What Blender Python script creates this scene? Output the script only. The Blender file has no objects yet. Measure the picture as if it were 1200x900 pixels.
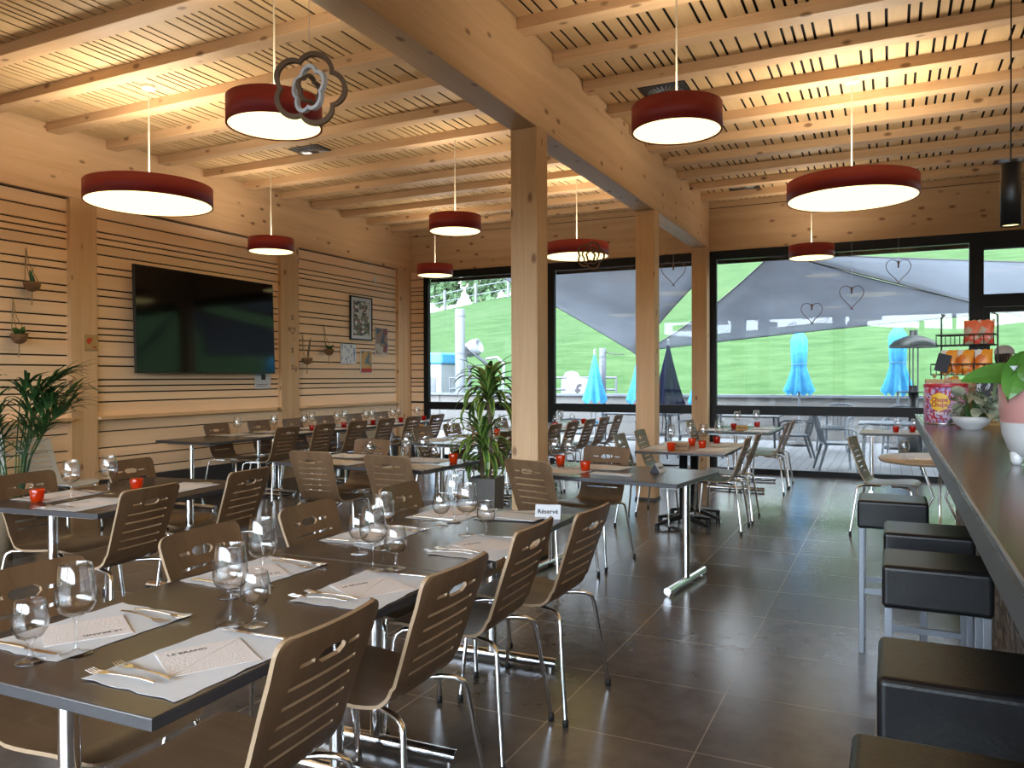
import bpy, bmesh, math, random
from mathutils import Vector, Matrix, Euler
PI = math.pi
RND = random.Random(7)
C = bpy.context.scene.collection
sc = bpy.context.scene
sin, cos = math.sin, math.cos

# ------------------------------------------------------------------ materials
def newmat(name):
    m = bpy.data.materials.new(name); m.use_nodes = True
    nt = m.node_tree; nt.nodes.clear()
    out = nt.nodes.new('ShaderNodeOutputMaterial')
    return m, nt, out
def N(nt, t, **kw):
    n = nt.nodes.new(t)
    for k, v in kw.items():
        if k.startswith('i_'):
            key = k[2:]
            key = int(key) if key.isdigit() else key.replace('_', ' ')
            n.inputs[key].default_value = v
        else: setattr(n, k, v)
    return n
def col(c): return (c[0], c[1], c[2], 1.0)
def pbr(name, c, rough=0.5, metal=0.0, bump=0.0, bscale=60, vary=0.0, vscale=6, spec=0.5, coat=0.0, emit=None, estr=0.0):
    m, nt, out = newmat(name)
    b = N(nt, 'ShaderNodeBsdfPrincipled'); nt.links.new(b.outputs[0], out.inputs[0])
    b.inputs['Base Color'].default_value = col(c); b.inputs['Roughness'].default_value = rough
    b.inputs['Metallic'].default_value = metal; b.inputs['Specular IOR Level'].default_value = spec
    b.inputs['Coat Weight'].default_value = coat
    if emit: b.inputs['Emission Color'].default_value = col(emit); b.inputs['Emission Strength'].default_value = estr
    tc = N(nt, 'ShaderNodeTexCoord')
    n = N(nt, 'ShaderNodeTexNoise', i_Scale=vscale, i_Detail=4.0); nt.links.new(tc.outputs['Object'], n.inputs['Vector'])
    r = N(nt, 'ShaderNodeMapRange', i_1=0.3, i_2=0.7, i_3=1 - vary, i_4=1 + vary); nt.links.new(n.outputs[0], r.inputs[0])
    x = N(nt, 'ShaderNodeMix', data_type='RGBA', blend_type='MULTIPLY'); x.inputs[0].default_value = 1.0
    x.inputs[6].default_value = col(c); nt.links.new(r.outputs[0], x.inputs[7]); nt.links.new(x.outputs[2], b.inputs['Base Color'])
    if bump:
        nb = N(nt, 'ShaderNodeTexNoise', i_Scale=bscale, i_Detail=3.0); nt.links.new(tc.outputs['Object'], nb.inputs['Vector'])
        bp = N(nt, 'ShaderNodeBump', i_Strength=bump, i_Distance=0.01); nt.links.new(nb.outputs[0], bp.inputs['Height'])
        nt.links.new(bp.outputs[0], b.inputs['Normal'])
    return m
def wood(name, c1, c2, axis=1, rough=0.5, knots=0.0, knotc=(0.15, 0.07, 0.03), fine=1.0, tint=0.12, island=False, spec=0.3, across=9.0):
    """grain runs along the given object axis"""
    m, nt, out = newmat(name); L = nt.links.new
    b = N(nt, 'ShaderNodeBsdfPrincipled'); L(b.outputs[0], out.inputs[0])
    b.inputs['Roughness'].default_value = rough; b.inputs['Specular IOR Level'].default_value = spec
    tc = N(nt, 'ShaderNodeTexCoord'); oi = N(nt, 'ShaderNodeObjectInfo'); ge = N(nt, 'ShaderNodeNewGeometry')
    rnd = ge.outputs['Random Per Island'] if island else oi.outputs['Random']
    off = N(nt, 'ShaderNodeVectorMath', operation='MULTIPLY_ADD')
    L(rnd, off.inputs[0]); off.inputs[1].default_value = (37.0, 53.0, 71.0); L(tc.outputs['Object'], off.inputs[2])
    s = [across] * 3; s[axis] = across * 0.055
    mp = N(nt, 'ShaderNodeMapping'); mp.inputs['Scale'].default_value = s; L(off.outputs[0], mp.inputs['Vector'])
    n1 = N(nt, 'ShaderNodeTexNoise', i_Scale=1.0, i_Detail=5.0, i_Distortion=0.6); L(mp.outputs[0], n1.inputs['Vector'])
    s2 = [110.0] * 3; s2[axis] = 3.0
    mp2 = N(nt, 'ShaderNodeMapping'); mp2.inputs['Scale'].default_value = s2; L(off.outputs[0], mp2.inputs['Vector'])
    n2 = N(nt, 'ShaderNodeTexNoise', i_Scale=1.0, i_Detail=2.0); L(mp2.outputs[0], n2.inputs['Vector'])
    mx = N(nt, 'ShaderNodeMix', data_type='FLOAT'); mx.inputs[0].default_value = 0.35 * fine
    L(n1.outputs[0], mx.inputs[2]); L(n2.outputs[0], mx.inputs[3])
    cr = N(nt, 'ShaderNodeValToRGB'); L(mx.outputs[0], cr.inputs[0])
    cr.color_ramp.elements[0].position = 0.33; cr.color_ramp.elements[0].color = col(c1)
    cr.color_ramp.elements[1].position = 0.68; cr.color_ramp.elements[1].color = col(c2)
    last = cr.outputs[0]
    r = N(nt, 'ShaderNodeMapRange', i_1=0.0, i_2=1.0, i_3=1 - tint, i_4=1 + tint); L(rnd, r.inputs[0])
    x = N(nt, 'ShaderNodeMix', data_type='RGBA', blend_type='MULTIPLY'); x.inputs[0].default_value = 1.0
    L(last, x.inputs[6]); L(r.outputs[0], x.inputs[7]); last = x.outputs[2]
    if knots:
        s3 = [6.5] * 3; s3[axis] = 3.4
        mp3 = N(nt, 'ShaderNodeMapping'); mp3.inputs['Scale'].default_value = s3; L(off.outputs[0], mp3.inputs['Vector'])
        vo = N(nt, 'ShaderNodeTexVoronoi', i_Scale=1.0); L(mp3.outputs[0], vo.inputs['Vector'])
        kr = N(nt, 'ShaderNodeMapRange', i_1=0.09 * knots, i_2=0.17 * knots, i_3=0.8, i_4=0.0); L(vo.outputs['Distance'], kr.inputs[0])
        kx = N(nt, 'ShaderNodeMix', data_type='RGBA'); L(kr.outputs[0], kx.inputs[0]); L(last, kx.inputs[6]); kx.inputs[7].default_value = col(knotc)
        last = kx.outputs[2]
    L(last, b.inputs['Base Color'])
    return m
def glassmat(name, tint=(1, 1, 1), edge=0.55, refl=1.0, body=0.0, bodyc=(1, 1, 1), rough=0.0):
    """thin glass: clear straight on, darker and mirror-like towards its edges"""
    m, nt, out = newmat(name); L = nt.links.new
    t = N(nt, 'ShaderNodeBsdfTransparent'); g = N(nt, 'ShaderNodeBsdfGlossy', i_Roughness=rough)
    lw = N(nt, 'ShaderNodeLayerWeight', i_Blend=0.35)
    cm = N(nt, 'ShaderNodeMix', data_type='RGBA'); L(lw.outputs['Facing'], cm.inputs[0])
    cm.inputs[6].default_value = col(tint); cm.inputs[7].default_value = col([c * edge for c in tint]); L(cm.outputs[2], t.inputs[0])
    l2 = N(nt, 'ShaderNodeLayerWeight', i_Blend=0.5); pw = N(nt, 'ShaderNodeMath', operation='POWER'); L(l2.outputs['Facing'], pw.inputs[0]); pw.inputs[1].default_value = 4.5
    sch = N(nt, 'ShaderNodeMath', operation='MULTIPLY_ADD'); L(pw.outputs[0], sch.inputs[0]); sch.inputs[1].default_value = 0.85; sch.inputs[2].default_value = 0.045
    mu = N(nt, 'ShaderNodeMath', operation='MULTIPLY', use_clamp=True); L(sch.outputs[0], mu.inputs[0]); mu.inputs[1].default_value = refl
    mx = N(nt, 'ShaderNodeMixShader'); L(mu.outputs[0], mx.inputs[0]); L(t.outputs[0], mx.inputs[1]); L(g.outputs[0], mx.inputs[2])
    last = mx.outputs[0]
    if body:
        d = N(nt, 'ShaderNodeBsdfDiffuse'); d.inputs[0].default_value = col(bodyc)
        tr = N(nt, 'ShaderNodeBsdfTranslucent'); tr.inputs[0].default_value = col(bodyc)
        a = N(nt, 'ShaderNodeMixShader'); a.inputs[0].default_value = 0.6; L(d.outputs[0], a.inputs[1]); L(tr.outputs[0], a.inputs[2])
        m2 = N(nt, 'ShaderNodeMixShader'); m2.inputs[0].default_value = body; L(last, m2.inputs[1]); L(a.outputs[0], m2.inputs[2]); last = m2.outputs[0]
    L(last, out.inputs[0]); return m
def emitmat(name, c, s):
    m, nt, out = newmat(name); e = N(nt, 'ShaderNodeEmission', i_Strength=s); e.inputs[0].default_value = col(c)
    nt.links.new(e.outputs[0], out.inputs[0]); return m
def fabric(name, c, trans=0.4, stripe=0.0):
    m, nt, out = newmat(name); L = nt.links.new
    d = N(nt, 'ShaderNodeBsdfDiffuse'); d.inputs[0].default_value = col(c)
    t = N(nt, 'ShaderNodeBsdfTranslucent'); t.inputs[0].default_value = col(c)
    if stripe:
        tc = N(nt, 'ShaderNodeTexCoord'); w = N(nt, 'ShaderNodeTexNoise', i_Scale=stripe, i_Detail=3.0); L(tc.outputs['Object'], w.inputs['Vector'])
        r = N(nt, 'ShaderNodeMapRange', i_1=0.3, i_2=0.7, i_3=0.88, i_4=1.12); L(w.outputs[0], r.inputs[0])
        for q in (d, t):
            x = N(nt, 'ShaderNodeMix', data_type='RGBA', blend_type='MULTIPLY'); x.inputs[0].default_value = 1.0
            x.inputs[6].default_value = col(c); L(r.outputs[0], x.inputs[7]); L(x.outputs[2], q.inputs[0])
    mx = N(nt, 'ShaderNodeMixShader'); mx.inputs[0].default_value = trans; L(d.outputs[0], mx.inputs[1]); L(t.outputs[0], mx.inputs[2]); L(mx.outputs[0], out.inputs[0])
    return m
def tilemat(name):
    m, nt, out = newmat(name); L = nt.links.new
    b = N(nt, 'ShaderNodeBsdfPrincipled'); L(b.outputs[0], out.inputs[0])
    tc = N(nt, 'ShaderNodeTexCoord'); mp = N(nt, 'ShaderNodeMapping'); mp.inputs['Location'].default_value = (0.65 + 12.0, -0.5 + 12.0, 0); L(tc.outputs['Object'], mp.inputs['Vector'])
    br = N(nt, 'ShaderNodeTexBrick', offset=0.0, squash=1.0, i_Scale=1.0, i_Mortar_Size=0.003, i_Mortar_Smooth=0.2, i_Bias=0.0, i_Brick_Width=0.6, i_Row_Height=0.6)
    L(mp.outputs[0], br.inputs['Vector'])
    br.inputs['Color1'].default_value = (0.074, 0.064, 0.057, 1); br.inputs['Color2'].default_value = (0.098, 0.085, 0.076, 1); br.inputs['Mortar'].default_value = (0.27, 0.225, 0.18, 1)
    n = N(nt, 'ShaderNodeTexNoise', i_Scale=7.0, i_Detail=8.0, i_Roughness=0.65); L(tc.outputs['Object'], n.inputs['Vector'])
    r = N(nt, 'ShaderNodeMapRange', i_1=0.3, i_2=0.7, i_3=0.74, i_4=1.28); L(n.outputs[0], r.inputs[0])
    x = N(nt, 'ShaderNodeMix', data_type='RGBA', blend_type='MULTIPLY'); x.inputs[0].default_value = 1.0; L(br.outputs[0], x.inputs[6]); L(r.outputs[0], x.inputs[7]); L(x.outputs[2], b.inputs['Base Color'])
    r2 = N(nt, 'ShaderNodeMapRange', i_1=0.3, i_2=0.7, i_3=0.20, i_4=0.25); L(n.outputs[0], r2.inputs[0]); L(r2.outputs[0], b.inputs['Roughness'])
    mm = N(nt, 'ShaderNodeMath', operation='MULTIPLY_ADD'); L(br.outputs['Fac'], mm.inputs[0]); mm.inputs[1].default_value = -0.6; mm.inputs[2].default_value = 0.5
    bp = N(nt, 'ShaderNodeBump', i_Strength=0.15, i_Distance=0.004); L(mm.outputs[0], bp.inputs['Height']); L(bp.outputs[0], b.inputs['Normal'])
    return m
def grassmat(name):
    m, nt, out = newmat(name); L = nt.links.new
    b = N(nt, 'ShaderNodeBsdfPrincipled', i_Roughness=0.9); b.inputs['Specular IOR Level'].default_value = 0.1; L(b.outputs[0], out.inputs[0])
    tc = N(nt, 'ShaderNodeTexCoord'); mp = N(nt, 'ShaderNodeMapping'); mp.inputs['Scale'].default_value = (0.5, 1.4, 1.4); L(tc.outputs['Object'], mp.inputs['Vector'])
    n = N(nt, 'ShaderNodeTexNoise', i_Scale=1.3, i_Detail=9.0, i_Roughness=0.72); L(mp.outputs[0], n.inputs['Vector'])
    cr = N(nt, 'ShaderNodeValToRGB'); L(n.outputs[0], cr.inputs[0]); e = cr.color_ramp.elements
    e[0].position = 0.36; e[0].color = (0.018, 0.046, 0.012, 1); e[1].position = 0.62; e[1].color = (0.037, 0.072, 0.025, 1)
    L(cr.outputs[0], b.inputs['Base Color']); return m
def plankmat(name, c1, c2, axis, w, gap=(0.03, 0.03, 0.03), rough=0.7):
    """boards of width w laid side by side across the given axis"""
    m, nt, out = newmat(name); L = nt.links.new
    b = N(nt, 'ShaderNodeBsdfPrincipled', i_Roughness=rough); b.inputs['Specular IOR Level'].default_value = 0.25; L(b.outputs[0], out.inputs[0])
    tc = N(nt, 'ShaderNodeTexCoord'); sx = N(nt, 'ShaderNodeSeparateXYZ'); L(tc.outputs['Object'], sx.inputs[0])
    dv = N(nt, 'ShaderNodeMath', operation='DIVIDE'); L(sx.outputs[axis], dv.inputs[0]); dv.inputs[1].default_value = w
    fl = N(nt, 'ShaderNodeMath', operation='FLOOR'); L(dv.outputs[0], fl.inputs[0]); fr = N(nt, 'ShaderNodeMath', operation='FRACT'); L(dv.outputs[0], fr.inputs[0])
    wn = N(nt, 'ShaderNodeTexWhiteNoise', noise_dimensions='1D'); L(fl.outputs[0], wn.inputs['W'])
    n = N(nt, 'ShaderNodeTexNoise', i_Scale=3.0, i_Detail=6.0); L(tc.outputs['Object'], n.inputs['Vector'])
    av = N(nt, 'ShaderNodeMath', operation='ADD'); L(wn.outputs[0], av.inputs[0]); L(n.outputs[0], av.inputs[1]); hf = N(nt, 'ShaderNodeMath', operation='MULTIPLY'); L(av.outputs[0], hf.inputs[0]); hf.inputs[1].default_value = 0.5
    mx = N(nt, 'ShaderNodeMix', data_type='RGBA'); L(hf.outputs[0], mx.inputs[0]); mx.inputs[6].default_value = col(c1); mx.inputs[7].default_value = col(c2)
    lt = N(nt, 'ShaderNodeMath', operation='LESS_THAN'); L(fr.outputs[0], lt.inputs[0]); lt.inputs[1].default_value = 0.008 / w
    m2 = N(nt, 'ShaderNodeMix', data_type='RGBA'); L(lt.outputs[0], m2.inputs[0]); L(mx.outputs[2], m2.inputs[6]); m2.inputs[7].default_value = col(gap); L(m2.outputs[2], b.inputs['Base Color'])
    return m
def patchmat(name, cols, scale, rough=0.5, stretch=(1, 1, 1)):
    """irregular patches of several printed colours"""
    m, nt, out = newmat(name); L = nt.links.new
    b = N(nt, 'ShaderNodeBsdfPrincipled', i_Roughness=rough); L(b.outputs[0], out.inputs[0])
    tc = N(nt, 'ShaderNodeTexCoord'); mp = N(nt, 'ShaderNodeMapping'); mp.inputs['Scale'].default_value = stretch; L(tc.outputs['Object'], mp.inputs['Vector'])
    v = N(nt, 'ShaderNodeTexVoronoi', i_Scale=scale); L(mp.outputs[0], v.inputs['Vector'])
    s = N(nt, 'ShaderNodeSeparateColor'); L(v.outputs['Color'], s.inputs[0]); cr = N(nt, 'ShaderNodeValToRGB'); cr.color_ramp.interpolation = 'CONSTANT'; L(s.outputs[0], cr.inputs[0])
    e = cr.color_ramp.elements
    while len(e) < len(cols): e.new(0.5)
    for k, c in enumerate(cols): e[k].position = k / len(cols); e[k].color = col(c)
    L(cr.outputs[0], b.inputs['Base Color']); return m

M = {}
PINE1, PINE2 = (0.54, 0.345, 0.185), (0.68, 0.465, 0.275)
M['pine_y'] = wood('pine along y', PINE1, PINE2, 1, 0.5, knots=1.0)
M['pine_x'] = wood('pine along x', PINE1, PINE2, 0, 0.5, knots=1.0)
M['pine_z'] = wood('pine along z', PINE1, PINE2, 2, 0.5, knots=1.0)
M['slat_y'] = wood('birch panel along y', (0.801, 0.561, 0.355), (0.893, 0.658, 0.441), 1, 0.55, island=True, tint=0.07)
M['slat_x'] = wood('birch panel along x', (0.801, 0.561, 0.355), (0.893, 0.658, 0.441), 0, 0.55, island=True, tint=0.07)
M['ceil'] = wood('ceiling board', (0.537, 0.351, 0.176), (0.644, 0.449, 0.244), 1, 0.55, island=True, tint=0.06)
M['black'] = pbr('black backing', (0.008, 0.007, 0.006), 0.9)
M['walnut'] = wood('walnut laminate', (0.110, 0.062, 0.032), (0.163, 0.097, 0.053), 2, 0.45, fine=0.7, tint=0.05, across=14, spec=0.3)
M['walnut_seat'] = wood('walnut laminate seat', (0.121, 0.068, 0.035), (0.178, 0.106, 0.058), 1, 0.36, fine=0.7, tint=0.05, across=14, spec=0.4)
M['ply'] = pbr('plywood edge', (0.309, 0.210, 0.127), 0.55)
M['white_shell'] = pbr('white shell', (0.525, 0.539, 0.560), 0.35)
M['chrome'] = pbr('chrome', (0.82, 0.83, 0.85), 0.09, 1.0)
M['steel'] = pbr('cutlery steel', (0.75, 0.73, 0.7), 0.16, 1.0)
M['satin'] = pbr('satin grey metal', (0.5, 0.51, 0.53), 0.35, 0.9)
M['rubber'] = pbr('black rubber', (0.012, 0.012, 0.012), 0.6)
M['top'] = pbr('dark table laminate', (0.050, 0.043, 0.041), 0.26, vary=0.08, vscale=25, spec=0.42)
M['edge'] = pbr('grey edge band', (0.044, 0.044, 0.050), 0.35)
M['iron'] = pbr('black iron', (0.012, 0.012, 0.013), 0.42)
M['frame'] = pbr('black window frame', (0.006, 0.006, 0.007), 0.45, spec=0.25)
M['tile'] = tilemat('slate floor tile')
M['skirt'] = pbr('dark skirting', (0.035, 0.03, 0.028), 0.45)
M['paper'] = pbr('white paper', (0.577, 0.598, 0.633), 0.8, bump=0.05, bscale=40)
M['tissue'] = pbr('napkin tissue', (0.677, 0.640, 0.632), 0.9, bump=0.25, bscale=180)
M['ink'] = pbr('dark ink', (0.03, 0.025, 0.03), 0.7)
M['glass'] = glassmat('drinking glass', (0.985, 0.985, 0.985), 0.82, 1.8)
M['pane'] = glassmat('window pane', (0.97, 0.985, 0.975), 0.9, 0.55)
M['amber'] = glassmat('orange glass', (1.0, 0.26, 0.05), 0.7, 1.2, 0.34, (0.95, 0.16, 0.02))
M['redglass'] = glassmat('red glass', (0.9, 0.08, 0.03), 0.5, 1.2, 0.4, (0.62, 0.03, 0.012))
M['wax'] = pbr('candle wax', (0.7, 0.3, 0.12), 0.6)
M['red'] = pbr('lamp red', (0.33, 0.026, 0.024), 0.5)
M['lamp'] = emitmat('lamp diffuser', (1.0, 0.82, 0.33), 0.92)
M['lamp_up'] = emitmat('lamp upward diffuser', (1.0, 0.87, 0.68), 6.0)
M['cream'] = pbr('cream cord', (0.75, 0.68, 0.52), 0.5)
M['white'] = pbr('white plastic', (0.75, 0.74, 0.72), 0.4)
M['screen'] = pbr('screen glass', (0.004, 0.004, 0.005), 0.07, spec=0.28)
M['leather'] = pbr('black leather', (0.006, 0.006, 0.007), 0.36, bump=0.1, bscale=90, spec=0.35)
M['alu'] = pbr('brushed aluminium', (0.216, 0.232, 0.264), 0.36, 0.6)
M['counter'] = pbr('counter laminate', (0.060, 0.044, 0.034), 0.2, vary=0.12, vscale=18)
M['counter_edge'] = pbr('counter edge', (0.05, 0.052, 0.055), 0.35)
M['stone'] = patchmat('stone cladding', [(0.10, 0.08, 0.065), (0.16, 0.13, 0.11), (0.07, 0.06, 0.055), (0.22, 0.19, 0.16)], 14, 0.8, (1, 1, 2.5))
M['leaf'] = pbr('dark green leaf', (0.042, 0.11, 0.025), 0.38, vary=0.35, vscale=9)
M['leaf_edge'] = pbr('yellow green leaf edge', (0.26, 0.36, 0.07), 0.4, vary=0.25, vscale=12)
M['palm'] = pbr('palm green', (0.03, 0.085, 0.022), 0.42, vary=0.4, vscale=8)
M['bright_leaf'] = pbr('bright leaf', (0.060, 0.176, 0.024), 0.33, vary=0.25, vscale=14)
M['sage'] = pbr('silver leaf', (0.281, 0.306, 0.221), 0.55, vary=0.35, vscale=45)
M['bark'] = pbr('cane bark', (0.16, 0.12, 0.075), 0.8, bump=0.4, bscale=40)
M['soil'] = pbr('soil', (0.03, 0.02, 0.014), 0.95)
M['planter'] = pbr('grey woven planter', (0.160, 0.152, 0.144), 0.7, bump=0.5, bscale=120, vary=0.2, vscale=120)
M['coco'] = pbr('coconut shell', (0.17, 0.085, 0.035), 0.8, bump=0.5, bscale=60, vary=0.3, vscale=30)
M['rope'] = pbr('jute rope', (0.32, 0.22, 0.12), 0.9)
M['copper'] = pbr('copper wire', (0.17, 0.075, 0.04), 0.4, 0.7)
M['felt'] = pbr('brown felt', (0.15, 0.095, 0.06), 0.9)
M['white_frame'] = pbr('white wood ring', (0.58, 0.62, 0.68), 0.5)
M['grass'] = grassmat('meadow grass')
M['asphalt'] = pbr('grey asphalt', (0.060, 0.060, 0.062), 0.9)
M['deck'] = plankmat('terrace boards', (0.134, 0.140, 0.149), (0.185, 0.188, 0.196), 0, 0.145)
M['fenceboard'] = plankmat('grey weathered boards', (0.084, 0.082, 0.082), (0.132, 0.124, 0.116), 2, 0.30)
M['greymetal'] = pbr('galvanised metal', (0.074, 0.082, 0.097), 0.5, 0.1)
M['sail'] = fabric('grey sail cloth', (0.285, 0.298, 0.322), 0.55, 0.8)
M['sail_light'] = fabric('pale sail cloth', (0.143, 0.160, 0.185), 0.6, 0.8)
M['blue'] = fabric('blue parasol cloth', (0.07, 0.34, 0.60), 0.3, 8)
M['navy'] = fabric('navy parasol cloth', (0.018, 0.022, 0.045), 0.1, 6)
M['grey_plastic'] = pbr('grey garden plastic', (0.094, 0.112, 0.135), 0.5)
M['dark_plastic'] = pbr('dark garden plastic', (0.05, 0.055, 0.065), 0.45)
M['bluepaint'] = pbr('blue paint', (0.034, 0.180, 0.345), 0.5)
M['snowwhite'] = pbr('white sheet metal', (0.164, 0.178, 0.198), 0.5)
M['skin'] = pbr('skin', (0.36, 0.19, 0.12), 0.55)
M['shirt'] = pbr('dark shirt', (0.03, 0.035, 0.05), 0.8)
M['trousers'] = pbr('dark trousers', (0.02, 0.02, 0.025), 0.8)
M['cap_cloth'] = pbr('grey cap cloth', (0.5, 0.48, 0.5), 0.8)
M['hair'] = pbr('dark hair', (0.03, 0.018, 0.012), 0.6)
M['lightwood'] = wood('light round tabletop', (0.375, 0.247, 0.143), (0.465, 0.330, 0.210), 0, 0.4, tint=0.02)
M['tanwood'] = wood('tan tabletop', (0.255, 0.165, 0.098), (0.330, 0.225, 0.135), 0, 0.3, tint=0.02)
M['boxwood'] = wood('light crate wood', (0.375, 0.247, 0.098), (0.465, 0.315, 0.143), 0, 0.5, tint=0.02)
M['pink'] = pbr('pink glaze', (0.450, 0.225, 0.210), 0.35)
M['porcelain'] = pbr('white porcelain', (0.518, 0.532, 0.546), 0.2)
M['tin'] = patchmat('printed tin', [(0.42, 0.02, 0.04), (0.30, 0.28, 0.55), (0.55, 0.42, 0.62), (0.45, 0.03, 0.06), (0.62, 0.55, 0.68), (0.12, 0.10, 0.32), (0.50, 0.04, 0.05)], 100, 0.3)
M['tinred'] = pbr('tin red', (0.42, 0.02, 0.035), 0.3)
M['yellow'] = pbr('yellow print', (0.85, 0.55, 0.04), 0.4)
M['tinmetal'] = pbr('tin rim', (0.6, 0.6, 0.62), 0.25, 0.9)
M['snack'] = patchmat('snack bag foil', [(0.75, 0.20, 0.02), (0.80, 0.30, 0.03), (0.7, 0.66, 0.62), (0.68, 0.16, 0.02), (0.12, 0.10, 0.12)], 16, 0.3)
M['snack_red'] = patchmat('red snack foil', [(0.62, 0.06, 0.03), (0.70, 0.14, 0.06), (0.45, 0.36, 0.26), (0.7, 0.6, 0.55)], 18, 0.3)
M['chalk'] = pbr('blackboard', (0.012, 0.012, 0.018), 0.6)
M['chalkwhite'] = pbr('chalk', (0.6, 0.66, 0.75), 0.9)
M['collage'] = patchmat('photo collage print', [(0.05, 0.04, 0.04), (0.5, 0.5, 0.48), (0.22, 0.16, 0.12), (0.12, 0.13, 0.09), (0.62, 0.6, 0.58), (0.20, 0.07, 0.06)], 16, 0.35, (1, 1, 1.3))
M['photo_red'] = patchmat('red photo print', [(0.22, 0.045, 0.04), (0.30, 0.16, 0.10), (0.07, 0.08, 0.12), (0.45, 0.38, 0.32)], 9, 0.35)
M['photo_blue'] = patchmat('pale poster print', [(0.62, 0.66, 0.72), (0.70, 0.72, 0.76), (0.66, 0.69, 0.74), (0.20, 0.27, 0.42), (0.68, 0.7, 0.74)], 30, 0.5, (1, 1.6, 0.7))
M['photo_gold'] = patchmat('golden print', [(0.48, 0.25, 0.06), (0.52, 0.30, 0.09), (0.10, 0.14, 0.17), (0.55, 0.34, 0.12)], 9, 0.45)
M['printred'] = pbr('red print', (0.48, 0.04, 0.02), 0.6)
M['green_leather'] = pbr('menu cover', (0.30, 0.31, 0.29), 0.5)
M['bush'] = pbr('bush foliage', (0.03, 0.065, 0.02), 0.8, vary=0.5, vscale=2)
SKY, SKYB, EXPO = 1.8, 4.2, 1.68
# ------------------------------------------------------------------ mesh helpers
class MB:
    def __init__(s): s.v = []; s.f = []; s.mi = []; s.sm = []
    def add(s, vs, fs, mat=0, smooth=False, T=None):
        o = len(s.v)
        for p in vs:
            p = Vector(p); s.v.append(T @ p if T else p)
        for f in fs: s.f.append([o + i for i in f]); s.mi.append(mat); s.sm.append(smooth)
        return s
    def box(s, x0, x1, y0, y1, z0, z1, mat=0, T=None):
        v = [(x, y, z) for z in (z0, z1) for y in (y0, y1) for x in (x0, x1)]
        return s.add(v, [(0, 2, 3, 1), (4, 5, 7, 6), (0, 1, 5, 4), (2, 6, 7, 3), (0, 4, 6, 2), (1, 3, 7, 5)], mat, False, T)
    def tube(s, pts, r, n=10, mat=0, caps=True, T=None, flat=1.0):
        pts = [Vector(p) for p in pts]; k = len(pts); rr = r if isinstance(r, (list, tuple)) else [r] * k
        up = None; vs = []
        for i in range(k):
            d = (pts[min(i + 1, k - 1)] - pts[max(i - 1, 0)]).normalized()
            if up is None:
                up = Vector((0, 0, 1)) if abs(d.z) < 0.9 else Vector((1, 0, 0))
            a = d.cross(up).normalized(); up = a.cross(d).normalized()
            for j in range(n):
                t = 2 * PI * j / n; vs.append(pts[i] + (a * cos(t) + up * sin(t) * flat) * rr[i])
        fs = [(i * n + j, i * n + (j + 1) % n, (i + 1) * n + (j + 1) % n, (i + 1) * n + j) for i in range(k - 1) for j in range(n)]
        s.add(vs, fs, mat, True, T)
        if caps:
            s.add(vs[:n], [list(range(n))[::-1]], mat, False, T); s.add(vs[-n:], [list(range(n))], mat, False, T)
        return s
    def lathe(s, prof, n=24, mat=0, T=None, smooth=True):
        vs = []; k = len(prof)
        for r, z in prof:
            for j in range(n):
                t = 2 * PI * j / n; vs.append((r * cos(t), r * sin(t), z))
        fs = [(i * n + j, i * n + (j + 1) % n, (i + 1) * n + (j + 1) % n, (i + 1) * n + j) for i in range(k - 1) for j in range(n)]
        return s.add(vs, fs, mat, smooth, T)
    def disc(s, r, z, n=24, mat=0, T=None, up=True, c=(0, 0)):
        vs = [(c[0] + r * cos(2 * PI * j / n), c[1] + r * sin(2 * PI * j / n), z) for j in range(n)]
        return s.add(vs, [list(range(n)) if up else list(range(n))[::-1]], mat, False, T)
    def prism(s, poly, z0, z1, mat=0, T=None, smat=None):
        n = len(poly); vs = [(x, y, z0) for x, y in poly] + [(x, y, z1) for x, y in poly]
        s.add(vs, [list(range(n))[::-1], list(range(n, 2 * n))], mat, False, T)
        return s.add(vs, [(i, (i + 1) % n, n + (i + 1) % n, n + i) for i in range(n)], mat if smat is None else smat, False, T)
    def ball(s, c, r, nu=12, nv=8, mat=0, T=None, sc_=(1, 1, 1)):
        vs = []; 
        for i in range(nv + 1):
            p = PI * i / nv
            for j in range(nu):
                t = 2 * PI * j / nu; vs.append((c[0] + r * sc_[0] * sin(p) * cos(t), c[1] + r * sc_[1] * sin(p) * sin(t), c[2] + r * sc_[2] * cos(p)))
        fs = [(i * nu + j, (i + 1) * nu + j, (i + 1) * nu + (j + 1) % nu, i * nu + (j + 1) % nu) for i in range(nv) for j in range(nu)]
        return s.add(vs, fs, mat, True, T)
    def build(s, name, mats, parent=None, loc=None, rot=None, bevel=0.0, seg=2):
        me = bpy.data.meshes.new(name); me.from_pydata([tuple(p) for p in s.v], [], s.f)
        for m in (mats if isinstance(mats, (list, tuple)) else [mats]): me.materials.append(M[m])
        for p, i, k in zip(me.polygons, s.mi, s.sm): p.material_index = i; p.use_smooth = k
        me.update(); o = bpy.data.objects.new(name, me); C.objects.link(o)
        if parent: o.parent = parent
        if loc: o.location = loc
        if rot: o.rotation_euler = rot
        if bevel:
            b = o.modifiers.new('edge', 'BEVEL'); b.width = bevel; b.segments = seg; b.limit_method = 'ANGLE'; b.harden_normals = False
        return o
def tag(o, label=None, cat=None, group=None, kind=None):
    if label: o['label'] = label
    if cat: o['category'] = cat
    if group: o['group'] = group
    if kind: o['kind'] = kind
    return o
def thing(name, label, cat, loc=(0, 0, 0), rz=0.0, group=None):
    o = bpy.data.objects.new(name, None); o.empty_display_size = 0.05; C.objects.link(o)
    o.location = loc; o.rotation_euler = (0, 0, rz)
    return tag(o, label, cat, group)
KIDS = {}
def kids(o):
    return [c for c in bpy.data.objects if c.parent is o]
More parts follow.
